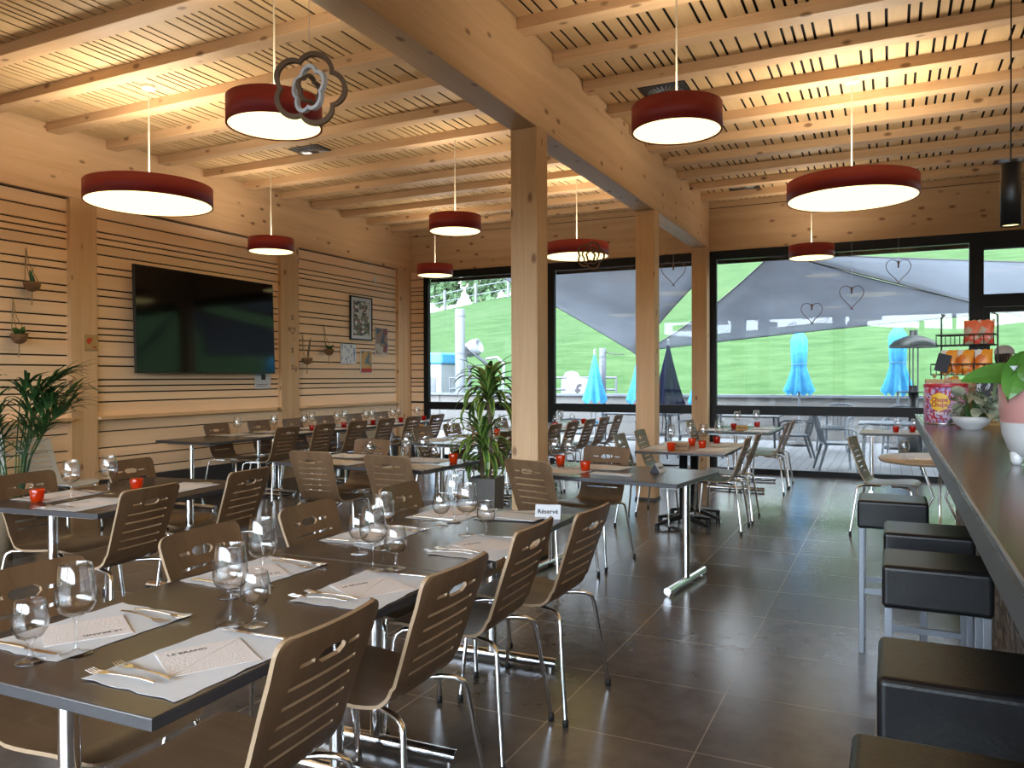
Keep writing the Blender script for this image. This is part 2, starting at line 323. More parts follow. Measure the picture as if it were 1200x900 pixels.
def dup(root, loc, rz=0.0, label=None, group=None):
    if root.name not in KIDS: KIDS[root.name] = [(c, kids(c)) for c in kids(root)]
    r = root.copy(); C.objects.link(r); r.location = loc; r.rotation_euler = (0, 0, rz)
    if label: r['label'] = label
    if group: r['group'] = group
    for c, gs in KIDS[root.name]:
        d = c.copy(); C.objects.link(d); d.parent = r
        for g in gs:
            e = g.copy(); C.objects.link(e); e.parent = d
    return r
class Proto:
    """first use moves the original, later uses copy it"""
    def __init__(s, make): s.make = make; s.o = None; s.used = False
    def put(s, loc, rz, label, group=None):
        if s.o is None: s.o = s.make()
        if not s.used:
            s.used = True; o = s.o; o.location = loc; o.rotation_euler = (0, 0, rz); tag(o, label, None, group)
            if o.name not in KIDS: KIDS[o.name] = [(c, kids(c)) for c in kids(o)]
            return o
        return dup(s.o, loc, rz, label, group)
def struct(name, mb, mats, parent=None, **kw):
    o = mb.build(name, mats, parent, **kw)
    if not parent: o['kind'] = 'structure'
    return o
def bx(*a): return MB().box(*a)
def text_mesh(name, body, size, mat, parent, loc, rot, bold=0.0):
    cu = bpy.data.curves.new(name, 'FONT'); cu.body = body; cu.size = size; cu.align_x = 'CENTER'; cu.align_y = 'CENTER'; cu.extrude = 0.0002; cu.offset = bold; cu.resolution_u = 3
    t = bpy.data.objects.new('t', cu); C.objects.link(t)
    bpy.context.view_layer.update()
    me = bpy.data.meshes.new_from_object(t.evaluated_get(bpy.context.evaluated_depsgraph_get()))
    bpy.data.objects.remove(t); me.materials.clear(); me.materials.append(M[mat])
    o = bpy.data.objects.new(name, me); C.objects.link(o); o.parent = parent; o.location = loc; o.rotation_euler = rot
    return o
def ROT(ax, a): return Matrix.Rotation(a, 4, ax)
def TR(x, y, z): return Matrix.Translation((x, y, z))

# ------------------------------------------------------------------ camera (phone held at chest height)
cam = bpy.data.objects.new('camera', bpy.data.cameras.new('camera')); C.objects.link(cam); sc.camera = cam
cam.data.sensor_width = 36.0; cam.data.lens = 920.06 / 1200 * 36.0; cam.data.clip_start = 0.02; cam.data.clip_end = 500
CR = Vector((0.900826810, 0.434167629, -0.00308668865)); CD = Vector((0.000825222404, -0.00882136232, -0.999960751)); CF = Vector((-0.434177817, 0.900788906, -0.00830480453))
mw = Matrix.Identity(4)
for i in range(3): mw[i][0] = CR[i]; mw[i][1] = -CD[i]; mw[i][2] = -CF[i]; mw[i][3] = (0, 0, 1.39)[i]
cam.matrix_world = mw

# ------------------------------------------------------------------ room
XW, YW, CZ = -7.55, 11.60, 3.93            # slatted wall, window wall, slatted ceiling
XR, YB = 5.2, -4.0                         # bar side wall, wall behind the camera
BX0, BX1 = -2.60, -2.38                    # main beam and its posts
struct('floor', bx(XW - .1, XR, YB, YW + .1, -0.06, 0.0), 'tile')
# slatted ceiling: boards with irregular dark gaps over a black backing
pat = [.117, .18, .075, .109, .143, .072, .111, .073, .071, .070]
def gaps(start, sign, lo, hi):
    g = []; x = start; k = 0
    while lo < x < hi:
        g.append(x); x += sign * pat[k % 10]; k += 1
    x = start; k = 9
    while True:
        x -= sign * pat[k % 10]; k -= 1
        if not lo < x < hi: break
        g.append(x)
    return sorted(g)
mb = MB()
for lo, hi, st, sg in ((BX1, XR, -1.53, 1), (XW, BX0, -3.507, -1)):
    g = [lo] + gaps(st, sg, lo + .02, hi - .02) + [hi]
    for a, b in zip(g[:-1], g[1:]): mb.box(a + .010, b - .010, YB, YW, CZ, CZ + .006)
struct('ceiling', mb, 'ceil')
struct('ceiling_backing', bx(XW - .1, XR, YB, YW + .1, CZ + .03, CZ + .06), 'black')
for lo, hi in ((XW, BX0), (BX1, XR)):
    for k in range(-13, 10):
        y = 5.03 + .662 * k
        o = struct('ceiling_rafter', bx(lo, hi, -.07, .07, 0, .09), 'pine_x', bevel=.006)
        o.location = (0, y + .07, CZ - .085)
struct('main_beam', bx(BX0, BX1, YB, YW - .02, 0, .80), 'pine_y', loc=(0, 0, 3.265), bevel=.006)
for y in (5.38, 8.62, 11.40):
    o = struct('wooden_post', bx(-.11, .11, 0, .2, 0, 3.265), 'pine_z', bevel=.006); o.location = (-2.49, y, 0)
    if y > 5: struct('post_shoe', bx(-.12, .12, -.01, .21, 0, .03), 'skirt', loc=(-2.49, y, 0))
# left wall: posts flush with a glulam beam, slats between them, a ledge and a dark skirting
posts_y = [(-3.6, -3.3), (-.65, -.35), (2.30, 2.60), (5.28, 5.58), (8.36, 8.72), (11.22, 11.60)]
struct('wall_left_beam', bx(-.2, 0, YB, YW + .2, 0, .75), 'pine_y', loc=(XW, 0, 3.245), bevel=.004)
struct('wall_left_backing', bx(XW - .12, XW - .075, YB, YW, 0, 3.3), 'black')
for a, b in posts_y: struct('wall_post', bx(-.15, 0, 0, b - a, 0, 3.245), 'pine_z', loc=(XW, a, 0), bevel=.004)
WG = [3.235, 3.095, 2.955, 2.89, 2.822, 2.715, 2.583, 2.508, 2.345, 2.272, 2.17, 2.034, 1.929, 1.861, 1.793, 1.629, 1.527, 1.38, 1.311, 1.243, 1.141]
def slat_rows():
    rows = []; z = [3.25] + WG + [.975]
    for a, b in zip(z[:-1], z[1:]):
        if a - b > .03: rows.append((b + .008, a - .008))
    lo = [.955, .823, .648, .54, .40, .30]
    for a, b in zip(lo[:-1], lo[1:]): rows.append((b + .007, a - .007))
    return rows
py = [YB] + [v for p in posts_y for v in p]
for a, b in zip(py[0::2], py[1::2]):
    mb = MB()
    for z0, z1 in slat_rows(): mb.box(-.075, -.05, a, b, z0, z1)
    struct('wall_left', mb, 'slat_y', loc=(XW, 0, 0))
    struct('trim_ledge', bx(-.05, .045, a, b, .955, .99), 'pine_y', loc=(XW, 0, 0), bevel=.004)
    struct('baseboard_left', bx(XW - .06, XW - .03, a, b, 0, .31), 'skirt')
# window wall
struct('wall_back_lintel', bx(XW - .15, XR, 0, .2, 0, .76), 'pine_x', loc=(0, YW, 3.22), bevel=.004)
struct('trim_lintel_joint', bx(XW, XR, YW - .004, YW, 3.838, 3.846), 'black')
mb = MB()
for z0, z1 in slat_rows(): mb.box(XW, -7.30, 0.01, .035, z0, min(z1, 3.22))
struct('wall_back', mb, 'slat_x', loc=(0, YW, 0))
struct('wall_back_backing', bx(XW - .1, -7.28, YW + .036, YW + .2, 0, 3.22), 'black')
WY0, WY1 = YW + .02, YW + .10
def window(name, x0, x1, l, r, mid=True):
    f = MB()
    f.box(x0, x0 + l, WY0, WY1, 0, 3.22); f.box(x1 - r, x1, WY0, WY1, 0, 3.22)
    f.box(x0 + l, x1 - r, WY0, WY1, -.03, .075); f.box(x0 + l, x1 - r, WY0, WY1, 3.10, 3.22); f.box(x0 + l, x1 - r, WY0, WY1, .845, .975)
    f.box(x0 + l, x1 - r, WY0 + .09, WY1 + .06, 3.045, 3.10)
    o = struct(name, f, 'frame')
    p = MB().box(x0 + l - .01, x1 - r + .01, WY0 + .035, WY0 + .041, .07, .85).box(x0 + l - .01, x1 - r + .01, WY0 + .035, WY0 + .041, .97, 3.105)
    p.build('pane', 'pane', o); return o
window('window_1', -7.30, -4.94, .09, .045)
window('window_2', -4.94, -2.42, .09, .06)
window('window_3', -2.42, .99, .13, .08)
f = MB().box(.99, 1.07, WY0, WY1, 0, 3.22).box(2.40, 2.5, WY0, WY1, 0, 3.22).box(1.07, 2.4, WY0, WY1, 3.0, 3.22).box(1.07, 2.4, WY0, WY1, 2.27, 2.43).box(1.07, 2.4, WY0, WY1, -.03, .03)
d1 = struct('door_1', f, 'frame')
MB().box(1.06, 2.41, WY0 + .035, WY0 + .041, 2.42, 3.01).build('pane', 'pane', d1)
lf = MB().box(1.075, 1.14, WY0 + .01, WY1 - .01, .03, 2.265).box(2.33, 2.395, WY0 + .01, WY1 - .01, .03, 2.265).box(1.14, 2.33, WY0 + .01, WY1 - .01, .03, .13).box(1.14, 2.33, WY0 + .01, WY1 - .01, 2.2, 2.265).build('door_leaf', 'frame', d1)
MB().box(1.13, 2.34, WY0 + .035, WY0 + .041, .12, 2.21).build('leaf_pane', 'pane', lf)
MB().tube([(1.12, WY0 + .0, 1.05), (1.12, WY0 - .06, 1.05), (1.24, WY0 - .06, 1.05)], .011, 8).build('handle', 'satin', lf)
window('window_4', 2.5, XR, .09, .09)
# the sides one only sees mirrored in glass: bar wall and the window front behind the camera
struct('wall_right', bx(XR, XR + .1, YB, YW + .2, 0, CZ), 'pine_y')
mb = MB().box(XW, XR, YB - .12, YB, 3.4, CZ).box(XW, -7.3, YB - .12, YB, 0, 3.4).box(-1.6, -1.4, YB - .12, YB, 0, 3.4).box(4.9, XR, YB - .12, YB, 0, 3.4)
struct('wall_rear', mb, 'pine_x')
for i, (a, b) in enumerate(((-7.3, -1.6), (-1.4, 4.9))):
    f = MB().box(a, a + .09, YB - .1, YB - .02, 0, 3.4).box(b - .09, b, YB - .1, YB - .02, 0, 3.4).box(a, b, YB - .1, YB - .02, 0, .08).box(a, b, YB - .1, YB - .02, 3.3, 3.4).box(a, b, YB - .1, YB - .02, .85, .96).box((a + b) / 2 - .05, (a + b) / 2 + .05, YB - .1, YB - .02, 0, 3.4)
    o = struct('window_%d' % (5 + i), f, 'frame'); MB().box(a, b, YB - .07, YB - .064, .05, 3.35).build('pane', 'pane', o)
struct('ground', bx(-90, 90, -60, YB - .1, -.5, -.08), 'asphalt')
vs = [(-90 + 6 * i, -34 - 7 * j, -.3 + (0, 2.2, 4.6, 6.2)[j] + .5 * sin(i * 1.7 + j)) for j in range(4) for i in range(31)]
struct('hill', MB().add(vs, [(j * 31 + i, (j + 1) * 31 + i, (j + 1) * 31 + i + 1, j * 31 + i + 1) for j in range(3) for i in range(30)], 0, True), 'bush')
# ceiling air outlets
def vent_make():
    v = thing('ceiling_vent', '', 'vent')
    MB().box(-.2, .2, -.2, .2, -.012, 0).build('face_plate', 'iron', v, bevel=.004)
    for k in range(24):
        a = 2 * PI * k / 24; T = ROT('Z', a) @ TR(.1, 0, -.014) @ ROT('X', .5)
        MB().box(-.045, .06, -.004, .004, -.002, .002, 0, T).build('blade', 'satin', v)
    return v
VP = Proto(vent_make)
for (x, y), l in zip(((-5.80, 6.97), (-6.70, 10.55), (-1.80, 6.9), (-1.77, 10.75), (1.30, 10.85)),
    ('square black ceiling vent between the rafters behind the flower mobile', 'square black ceiling vent in the slatted ceiling near the window wall corner',
     'square black ceiling vent with radial blades partly behind a small red lamp', 'square black ceiling vent beside the main beam near the window wall',
     'square black ceiling vent above the black cylinder lamp')):
    VP.put((x, y, CZ), 0, l, 'ceiling vents')

# ------------------------------------------------------------------ red drum lamps
def lamp(x, y, d, label, h=.16, zb=2.90):
    o = thing('pendant_lamp', label, 'lamp', (x, y, zb), 0, 'red drum pendant lamps')
    r = d / 2
    MB().lathe([(r - .012, .004), (r, 0), (r, h), (r - .012, h - .004), (r - .012, .004)], 56).build('drum_shade', 'red', o)
    MB().disc(r - .011, .006, 56, 0, None, False).build('diffuser', 'lamp', o)
    MB().disc(r - .011, h - .02, 56).build('upward_diffuser', 'lamp_up', o)
    for k in range(3):
        a = 2 * PI * k / 3 + .4
        MB().tube([(r * .96 * cos(a), r * .96 * sin(a), h - .006), (0, 0, h + .03)], .0022, 6).build('suspension_wire', 'satin', o)
    MB().tube([(0, 0, h - .012), (0, 0, CZ - zb - .03)], .006, 8).build('cord', 'cream', o)
    MB().lathe([(.0, CZ - zb), (.055, CZ - zb), (.055, CZ - zb - .032), (0, CZ - zb - .034)], 24).build('canopy', 'white', o)
    return o
for a in ((-5.80, 4.79, 1.04, 'large red drum lamp with a wide lit underside, over the table below the wall screen'),
          (-3.34, 3.65, .56, 'small red drum lamp hanging behind the wooden flower mobile'),
          (-6.68, 7.23, .53, 'small red drum lamp close to the slatted wall, just above the corner of the screen'),
          (-4.06, 7.08, .54, 'small red drum lamp hanging highest in view between the screen and the thick post'),
          (-6.08, 10.0, .53, 'smallest red drum lamp, hanging in front of the frame of the leftmost window'),
          (-3.55, 9.25, .80, 'medium red drum lamp behind the thick wooden post, with a flower mobile before it'),
          (-1.19, 4.82, .55, 'small red drum lamp hanging just right of the main ceiling beam'),
          (-.30, 7.32, 1.05, 'large red drum lamp with a wide lit underside, hanging over the aisle beside the bar'),
          (-.91, 10.7, .55, 'small red drum lamp beneath the large aisle lamp, against the window wall')):
    lamp(*a)
for a in ((-4.6, .3, .8, 'added unseen medium red drum lamp above the near end of the room, out over the front chairs'), (-3.4, -1.9, .56, 'added unseen small red drum lamp behind the viewer beside the main beam'),  # extra lamps added outside the view to brighten the interior
          (-5.9, -2.2, 1.04, 'added unseen large red drum lamp near the rear windows'), (-.6, .2, .8, 'added unseen medium red drum lamp right above the viewer'), (-.9, -2.6, .55, 'added unseen small red drum lamp by the rear windows at the bar'),
          (2.6, 2.2, 1.04, 'added unseen large red drum lamp behind the bar counter'), (2.9, 6.0, .8, 'added unseen medium red drum lamp behind the far part of the bar')):
    lamp(*a)
o = thing('cylinder_lamp', 'slim black cylinder pendant lamp over the bar counter', 'lamp', (.585, 5.0, 2.20))
MB().lathe([(.043, .004), (.05, 0), (.05, .335), (.012, .34), (.0, .34)], 28).build('housing', 'iron', o)
MB().disc(.042, .008, 24, 0, None, False).build('bulb_face', 'lamp', o)
MB().tube([(0, 0, .34), (0, 0, CZ - 2.20 - .01)], .004, 6).build('cord', 'iron', o)
MB().lathe([(0, CZ - 2.2), (.04, CZ - 2.2), (.04, CZ - 2.23), (0, CZ - 2.23)], 20).build('canopy', 'iron', o)
# ------------------------------------------------------------------ chairs: bent plywood shell with handle slot on chrome legs
SIDE = [(0.0, .842), (.008, .815), (.030, .755), (.058, .690), (.086, .620), (.110, .560), (.130, .510), (.143, .480), (.156, .462), (.175, .449), (.200, .443),
        (.260, .441), (.340, .446), (.430, .455), (.500, .458), (.535, .452), (.560, .438)]
def path_at(P, s):
    for (a, b) in zip(P[:-1], P[1:]):
        l = math.dist(a, b)
        if s <= l or (b is P[-1]):
            t = s / l; return (a[0] + (b[0] - a[0]) * t, a[1] + (b[1] - a[1]) * t)
        s -= l
def path_len(P): return sum(math.dist(a, b) for a, b in zip(P[:-1], P[1:]))
TL = path_len(SIDE)
SPLIT = .385
XC = [0, .034, .050, .064, .112, .127, .150, .168, .184, .194, .198]
XCOL = [-x for x in XC[:0:-1]] + XC
def halfw(s):
    # half width along the shell: tapers to the bend, round corners at the back top and the seat front
    w = .198 - .018 * min(1, s / .30) if s < .40 else .180 + .018 * min(1, (s - .40) / .12)
    for e in (s, TL - s):
        R = .038 if e is s else .06
        e2 = max(e, 0)
        if e2 < R: w -= R - math.sqrt(max(0, R * R - (R - e2) ** 2))
    return w
def shell_sheet(rows, hole):
    """thick plate from a grid of rows (arc length) x columns, leaving out the holes"""
    mb = MB(); nC = len(XCOL); th = .0055
    def pt(s, x, side):
        y, z = path_at(SIDE, s); y1, z1 = path_at(SIDE, max(0, s - .004)); y2, z2 = path_at(SIDE, min(TL - 1e-6, s + .004))
        d = Vector((0, y2 - y1, z2 - z1)).normalized(); n = Vector((1, 0, 0)).cross(d)
        u = x / .198; w = halfw(s); ax = abs(x)
        xx = x if ax <= w - .012 else math.copysign(w - .012 + (ax - (w - .012)) * .012 / max(.0121, .198 - (w - .012)), x)
        if s < .36: y += .020 * u * u * (1 - s / .36) - .004
        else: z += .006 * u * u
        return Vector((xx, y, z)) + n * th * side
    P = {}
    for side in (1, -1):
        for i, s in enumerate(rows):
            for j, x in enumerate(XCOL): P[(i, j, side)] = pt(s, x, side)
    polys = []
    for i in range(len(rows) - 1):
        for j in range(nC - 1):
            h = hole(.5 * (rows[i] + rows[i + 1]), .5 * (XCOL[j] + XCOL[j + 1]))
            a, b, c, d = (i, j), (i, j + 1), (i + 1, j + 1), (i + 1, j)
            if h == 0: polys.append([a, b, c, d])
            elif h == 2: polys.append([a, b, d] if XCOL[j] < 0 else [a, b, c])     # upper corner kept
            elif h == 3: polys.append([a, c, d] if XCOL[j] < 0 else [b, c, d])     # lower corner kept
    ix = {}; vs = []
    def vi(k, side):
        q = (k, side)
        if q not in ix: ix[q] = len(vs); vs.append(P[(k[0], k[1], side)])
        return ix[q]
    fs = []; ec = {}
    for p in polys:
        fs.append([vi(k, 1) for k in p]); fs.append([vi(k, -1) for k in p[::-1]])
        for a, b in zip(p, p[1:] + p[:1]): ec.setdefault(frozenset((a, b)), []).append((a, b))
    mb.add(vs, fs, 0, True)
    v2 = []; f2 = []
    for e, l in ec.items():
        if len(l) == 1:
            a, b = l[0]; o = len(v2)
            v2 += [P[(a[0], a[1], 1)], P[(b[0], b[1], 1)], P[(b[0], b[1], -1)], P[(a[0], a[1], -1)]]; f2.append([o + 3, o + 2, o + 1, o])
    mb.add(v2, f2, 1, False)
    return mb
SL = [.135, .183, .231, .279, .325]
def back_hole(s, x):
    ax = abs(x)
    if .063 < s < .097:
        if ax < .034: return 1
        if ax < .050: return 2 if s < .0745 else (3 if s > .0855 else 1)
        if .064 < ax < .112 and .0745 < s < .0855: return 1
    for c in SL:
        if abs(s - c) < .005 and ax < .127: return 1
    return 0
BROWS = sorted([0, .002, .006, .012, .020, .030, .045, .063, .0745, .0855, .097, .115] + [c - .005 for c in SL] + [c + .005 for c in SL] + [.350, .368, SPLIT])
SROWS = [SPLIT, .395, .405, .42, .435, .45, .475, .51, .55, .60, .65, .70, .735, .755, .775, .79, .80]
SROWS = [s for s in SROWS if s < TL - .045] + [TL - .045, TL - .03, TL - .018, TL - .009, TL - .003, TL - .0005]
def make_chair(shell='walnut', seatm='walnut_seat'):
    o = thing('dining_chair', '', 'chair')
    shell_sheet(BROWS, back_hole).build('backrest', [shell, 'ply' if shell == 'walnut' else shell], o)
    shell_sheet(SROWS, lambda s, x: 0).build('seat', [seatm, 'ply' if shell == 'walnut' else shell], o)
    for sx in (-1, 1):
        for front in (1, 0):
            if front: p = [(sx * .10, .36, .428), (sx * .150, .455, .432), (sx * .168, .495, .430), (sx * .178, .515, .414), (sx * .183, .522, .39), (sx * .215, .548, .02)]
            else: p = [(sx * .10, .27, .426), (sx * .150, .165, .430), (sx * .165, .125, .428), (sx * .177, .100, .414), (sx * .183, .092, .39), (sx * .238, .045, .02)]
            l = MB().tube(p, .0095, 10).build('leg', 'chrome', o)
            q = p[-1]; MB().lathe([(0, 0), (.012, 0), (.012, .022), (.010, .03)], 12).build('foot_cap', 'rubber', l, loc=(q[0], q[1], 0))
    MB().box(-.10, .10, .262, .278, .422, .432).box(-.10, .10, .352, .368, .422, .432).build('under_frame', 'chrome', o)
    return o
CHAIR = Proto(make_chair)
R90 = PI / 2
def chair(x, y, face, label, group, jit=0.0):
    """(x, y): middle of the back's top edge; face: heading of the sitter in degrees (0 = +x)"""
    CHAIR.put((x, y, 0), math.radians(face - 90 + jit), label, group)

# ------------------------------------------------------------------ tables
def t_table(x, y, L, W, rz, label, group, leg_in=.12, h=.725, topm='top', edgem='edge', foot=.68):
    """rectangular table, long side along its own x, one tube leg with a T foot at each end"""
    o = thing('dining_table', label, 'table', (x, y, 0), rz, group)
    MB().box(-L / 2, L / 2, -W / 2, W / 2, h - .028, h).build('tabletop', [topm], o, bevel=.003)
    MB().box(-L / 2 - .0012, L / 2 + .0012, -W / 2 - .0012, W / 2 + .0012, h - .025, h - .003).build('edge_band', edgem, o)
    for s in (-1, 1):
        c = s * (L / 2 - leg_in)
        l = MB().tube([(c, 0, .05), (c, 0, h - .04)], .024, 20).build('leg', 'chrome', o)
        f = MB().tube([(c, -foot / 2, .032), (c, foot / 2, .032)], .024, 18)
        for e in (-1, 1): f.tube([(c, e * (foot / 2 - .03), 0), (c, e * (foot / 2 - .03), .02)], .016, 12)
        f.build('foot_bar', 'chrome', l)
        MB().box(c - .05, c + .05, -W / 2 + .1, W / 2 - .1, h - .045, h - .029).build('support_rail', 'satin', o)
    return o
TG = 'dining tables with chrome T legs'
T1D = Vector((-.028, .9996, 0)); T1L = Vector((-.9996, -.028, 0))
def t1(a, b): # along the front table from its near end, across from its aisle edge
    p = Vector((-1.300, 1.07, 0)) + T1D * a + T1L * b; return p.x, p.y
rz1 = math.atan2(T1D.y, T1D.x)
x, y = t1(.622, .40); t_table(x, y, 1.242, .80, rz1, 'front table nearest the camera, dark top set with white paper mats', TG)
x, y = t1(1.868, .40); t_table(x, y, 1.242, .80, rz1, 'dark table joined to the front table, with menus and a reserved card', TG)
T2R = math.radians(-7)
T2 = (-1.79 + .045, 5.29, T2R); t_table(*T2[:2], 1.22, .82, T2R, 'dark table with an empty corner on the aisle, in front of the star footed table', TG, .09)
t_table(-3.70, 5.19, 1.42, .80, math.radians(-2), 'dark table behind the front row, left of the striped potted plant', TG)
T3R = math.radians(97)
t_table(-4.02, 3.16, 1.25, .86, T3R, 'dark table by the palm at the left edge, with two lone wine glasses', TG)
for k, (l) in enumerate(('near end of the long wall row, its bare end jutting past the chairs', 'second table of the long wall row', 'third table of the long wall row', 'far end table of the long wall row under the framed pictures')):
    t_table(-6.73, 5.95 + .61 + 1.235 * k, 1.225, .80, R90, 'dark table at the ' + l.replace(', its bare end jutting past the chairs', ', with a bare end') if k == 0 else 'dark ' + l + ('' if k == 3 else ', along the slatted wall'), TG)
for k, l in enumerate(('near table of the middle row behind the potted plant', 'second table of the middle row, behind the thick wooden post', 'third table of the middle row, before the second window', 'last table of the middle row, right at the window wall')):
    t_table(-4.13, 6.75 + .61 + 1.13 * k, 1.12, .80, R90, 'dark ' + l, TG)
t_table(-1.70, 10.30, 1.25, .86, R90, 'dark table against the tall window beside the last wooden post', TG)
# square table on two black star feet
o = thing('pedestal_table', 'tan square table on black star feet beside the second wooden post', 'table', (-1.68, 7.48, 0))
MB().box(-.40, .40, -.62, .62, .70, .725).build('tabletop', ['tanwood'], o, bevel=.004)
MB().box(-.402, .402, -.622, .622, .703, .722).build('edge_band', 'edge', o)
for cy in (-.17, .28):
    c = MB().lathe([(.045, .08), (.038, .12), (.038, .69), (.13, .70)], 20).build('column', 'iron', o, loc=(-.065, cy, 0))
    for k in range(4):
        a = PI / 4 + k * R90 + .2
        MB().tube([(.02 * cos(a), .02 * sin(a), .085), (.2 * cos(a), .2 * sin(a), .06), (.33 * cos(a), .33 * sin(a), .035)], [.035, .028, .02], 10, 0, True, None, .7).tube([(.32 * cos(a), .32 * sin(a), 0), (.32 * cos(a), .32 * sin(a), .04)], .022, 12).build('star_foot', 'iron', c)
# round light table at the bar end
o = thing('round_table', 'small round table with a pale wooden top behind the bar stools', 'table', (.36, 7.25, 0))
MB().lathe([(0, .69), (.44, .69), (.45, .70), (.45, .715), (.44, .725), (0, .725)], 48).build('tabletop', 'lightwood', o)
for k in range(3):
    a = .5 + k * 2.1
    MB().tube([(.16 * cos(a), .16 * sin(a), .69), (.05 * cos(a), .05 * sin(a), .40), (.26 * cos(a), .26 * sin(a), .012)], .012, 10).build('leg', 'chrome', o)
t_table(.30, 10.45, 1.25, .75, 0, 'tan topped table with two red candle glasses by the door window', TG, topm='tanwood')

# ------------------------------------------------------------------ chairs in their places
ORD = ['first', 'second', 'third', 'fourth', 'fifth', 'sixth', 'seventh', 'eighth']
for k, (x, y, j) in enumerate(((-1.135, 1.44, 3), (-1.135, 2.02, 0), (-1.185, 2.69, 2), (-1.11, 3.13, -2))):
    chair(x, y, 180, 'walnut slotted chair, %s from the camera on the aisle side of the front table' % ORD[k], 'chairs along the front table', j)
for k, (x, y, j) in enumerate(((-2.30, 1.44, 0), (-2.285, 2.08, 4), (-2.305, 2.69, 3), (-2.29, 3.37, 4))):
    chair(x, y, 0, 'walnut slotted chair, %s from the camera on the wall side of the front table' % ORD[k], 'chairs along the front table', j)
for x, y, f, l in ((-3.37, 2.80, 186, 'seen from behind at the near end of the palm table'), (-3.46, 3.58, 186, 'seen from behind at the far corner of the palm table'),
                   (-4.56, 2.88, 6, 'with its front under the palm table, below the palm leaves'), (-4.66, 3.66, 6, 'facing the room at the far corner of the palm table')):
    chair(x, y, f, 'walnut slotted chair ' + l, 'chairs around the palm table')
for k, y in enumerate((6.90, 7.55, 8.20, 8.84, 9.50, 10.16)):
    chair(-6.12, y, 180, 'walnut chair seen from behind, %s along the room side of the wall row' % ORD[k], 'chairs on the room side of the wall row')
for k, y in enumerate((6.96, 7.66, 8.29, 8.97, 9.64, 10.35)):
    chair(-7.33, y, 0, 'walnut chair against the slatted wall, %s from the near end of the wall row' % ORD[k], 'chairs on the wall side of the wall row')
for x, y, f, l in ((-3.92, 4.62, 92, 'left of two seen from behind at the table by the potted plant'), (-3.20, 4.58, 91, 'right of two seen from behind at the table by the potted plant'),
                   (-4.17, 5.80, 268, 'facing the camera across the table by the potted plant'),
                   (-2.18, 4.72, 76, 'seen from behind before the thick wooden post'), (-2.01, 5.91, 266, 'facing the camera behind the orange candle glass, at the empty cornered table')):
    chair(x, y, f, 'walnut slotted chair ' + l, 'chairs around the two cross tables')
for k, y in enumerate((7.26, 7.98, 8.55, 9.12, 9.74, 10.32, 10.93)):
    chair(-3.53, y, 180, 'walnut slatted back seen from behind, %s along the room side of the middle row' % ORD[k], 'chairs on the room side of the middle row')
for k, y in enumerate((7.45, 8.10, 8.75, 9.40, 10.05)):
    chair(-4.73, y, 0, 'walnut chair facing the room, %s along the wall side of the middle row' % ORD[k], 'chairs on the wall side of the middle row')
for x, y, f, l in ((-1.14, 7.32, 181, 'nearer of two on the aisle side of the star footed table'), (-1.13, 7.88, 181, 'farther of two on the aisle side of the star footed table'),
                   (-2.37, 7.25, 2, 'nearer of two before the second wooden post at the star footed table'), (-2.36, 7.90, 1, 'farther of two before the second wooden post at the star footed table')):
    chair(x, y, f, 'walnut slotted chair, ' + l, 'chairs around the star footed table')
for x, y, f, l in ((-1.09, 9.95, 181, 'nearer of two on the aisle side of the window table'), (-1.09, 10.52, 181, 'farther of two on the aisle side of the window table'),
                   (-2.31, 9.95, 0, 'between the second and last wooden posts at the window table')):
    chair(x, y, f, 'walnut slotted chair, ' + l, 'chairs around the window table')
chair(-.33, 7.75, -8, 'walnut chair seen edge on at the round pale table', 'chairs around the round table')
w = make_chair('white_shell', 'white_shell'); w.location = (-7.02, 4.52, 0); w.rotation_euler = (0, 0, math.radians(-75))
tag(w, 'white slotted chair behind the palm at the slatted wall')

# ------------------------------------------------------------------ glasses
def wine_make():
    o = thing('wine_glass', '', 'wine glass')
    MB().lathe([(.024, .098), (.036, .106), (.0445, .124), (.0465, .142), (.044, .172), (.037, .218), (.0362, .2195), (.0353, .218), (.0425, .172), (.045, .142), (.043, .125), (.035, .109), (.022, .101), (.0, .0985)], 32).build('bowl', 'glass', o)
    MB().lathe([(0, .0965), (.022, .0975), (.010, .092), (.0045, .082), (.0036, .05), (.0042, .018), (.010, .0075), (.034, .0025), (.0365, .001), (.036, 0), (0, 0)], 28).build('stem', 'glass', o)
    return o
def small_make():
    o = thing('water_glass', '', 'stem glass')
    MB().lathe([(.016, .055), (.029, .062), (.0385, .080), (.0405, .098), (.037, .122), (.0325, .145), (.0318, .1465), (.0309, .145), (.0355, .122), (.039, .098), (.037, .081), (.028, .065), (.014, .058), (0, .0565)], 30).build('bowl', 'glass', o)
    MB().lathe([(0, .0545), (.015, .0545), (.008, .048), (.0055, .04), (.0055, .02), (.011, .0085), (.031, .003), (.0335, .001), (.033, 0), (0, 0)], 26).build('stem', 'glass', o)
    return o
def candle_make(mat):
    def f():
        o = thing('candle_glass', '', 'candle glass')
        MB().lathe([(0, 0), (.026, 0), (.029, .003), (.0335, .03), (.038, .068), (.037, .0695), (.0358, .068), (.0315, .03), (.027, .012), (0, .011)], 28).build('tumbler', mat, o)
        MB().lathe([(0, .0115), (.0185, .0115), (.0185, .026), (.0, .026)], 18).build('tealight', 'wax', o)
        return o
    return f
WINE, SMALL, AMB, REDC = Proto(wine_make), Proto(small_make), Proto(candle_make('amber')), Proto(candle_make('redglass'))
ZT = .7252
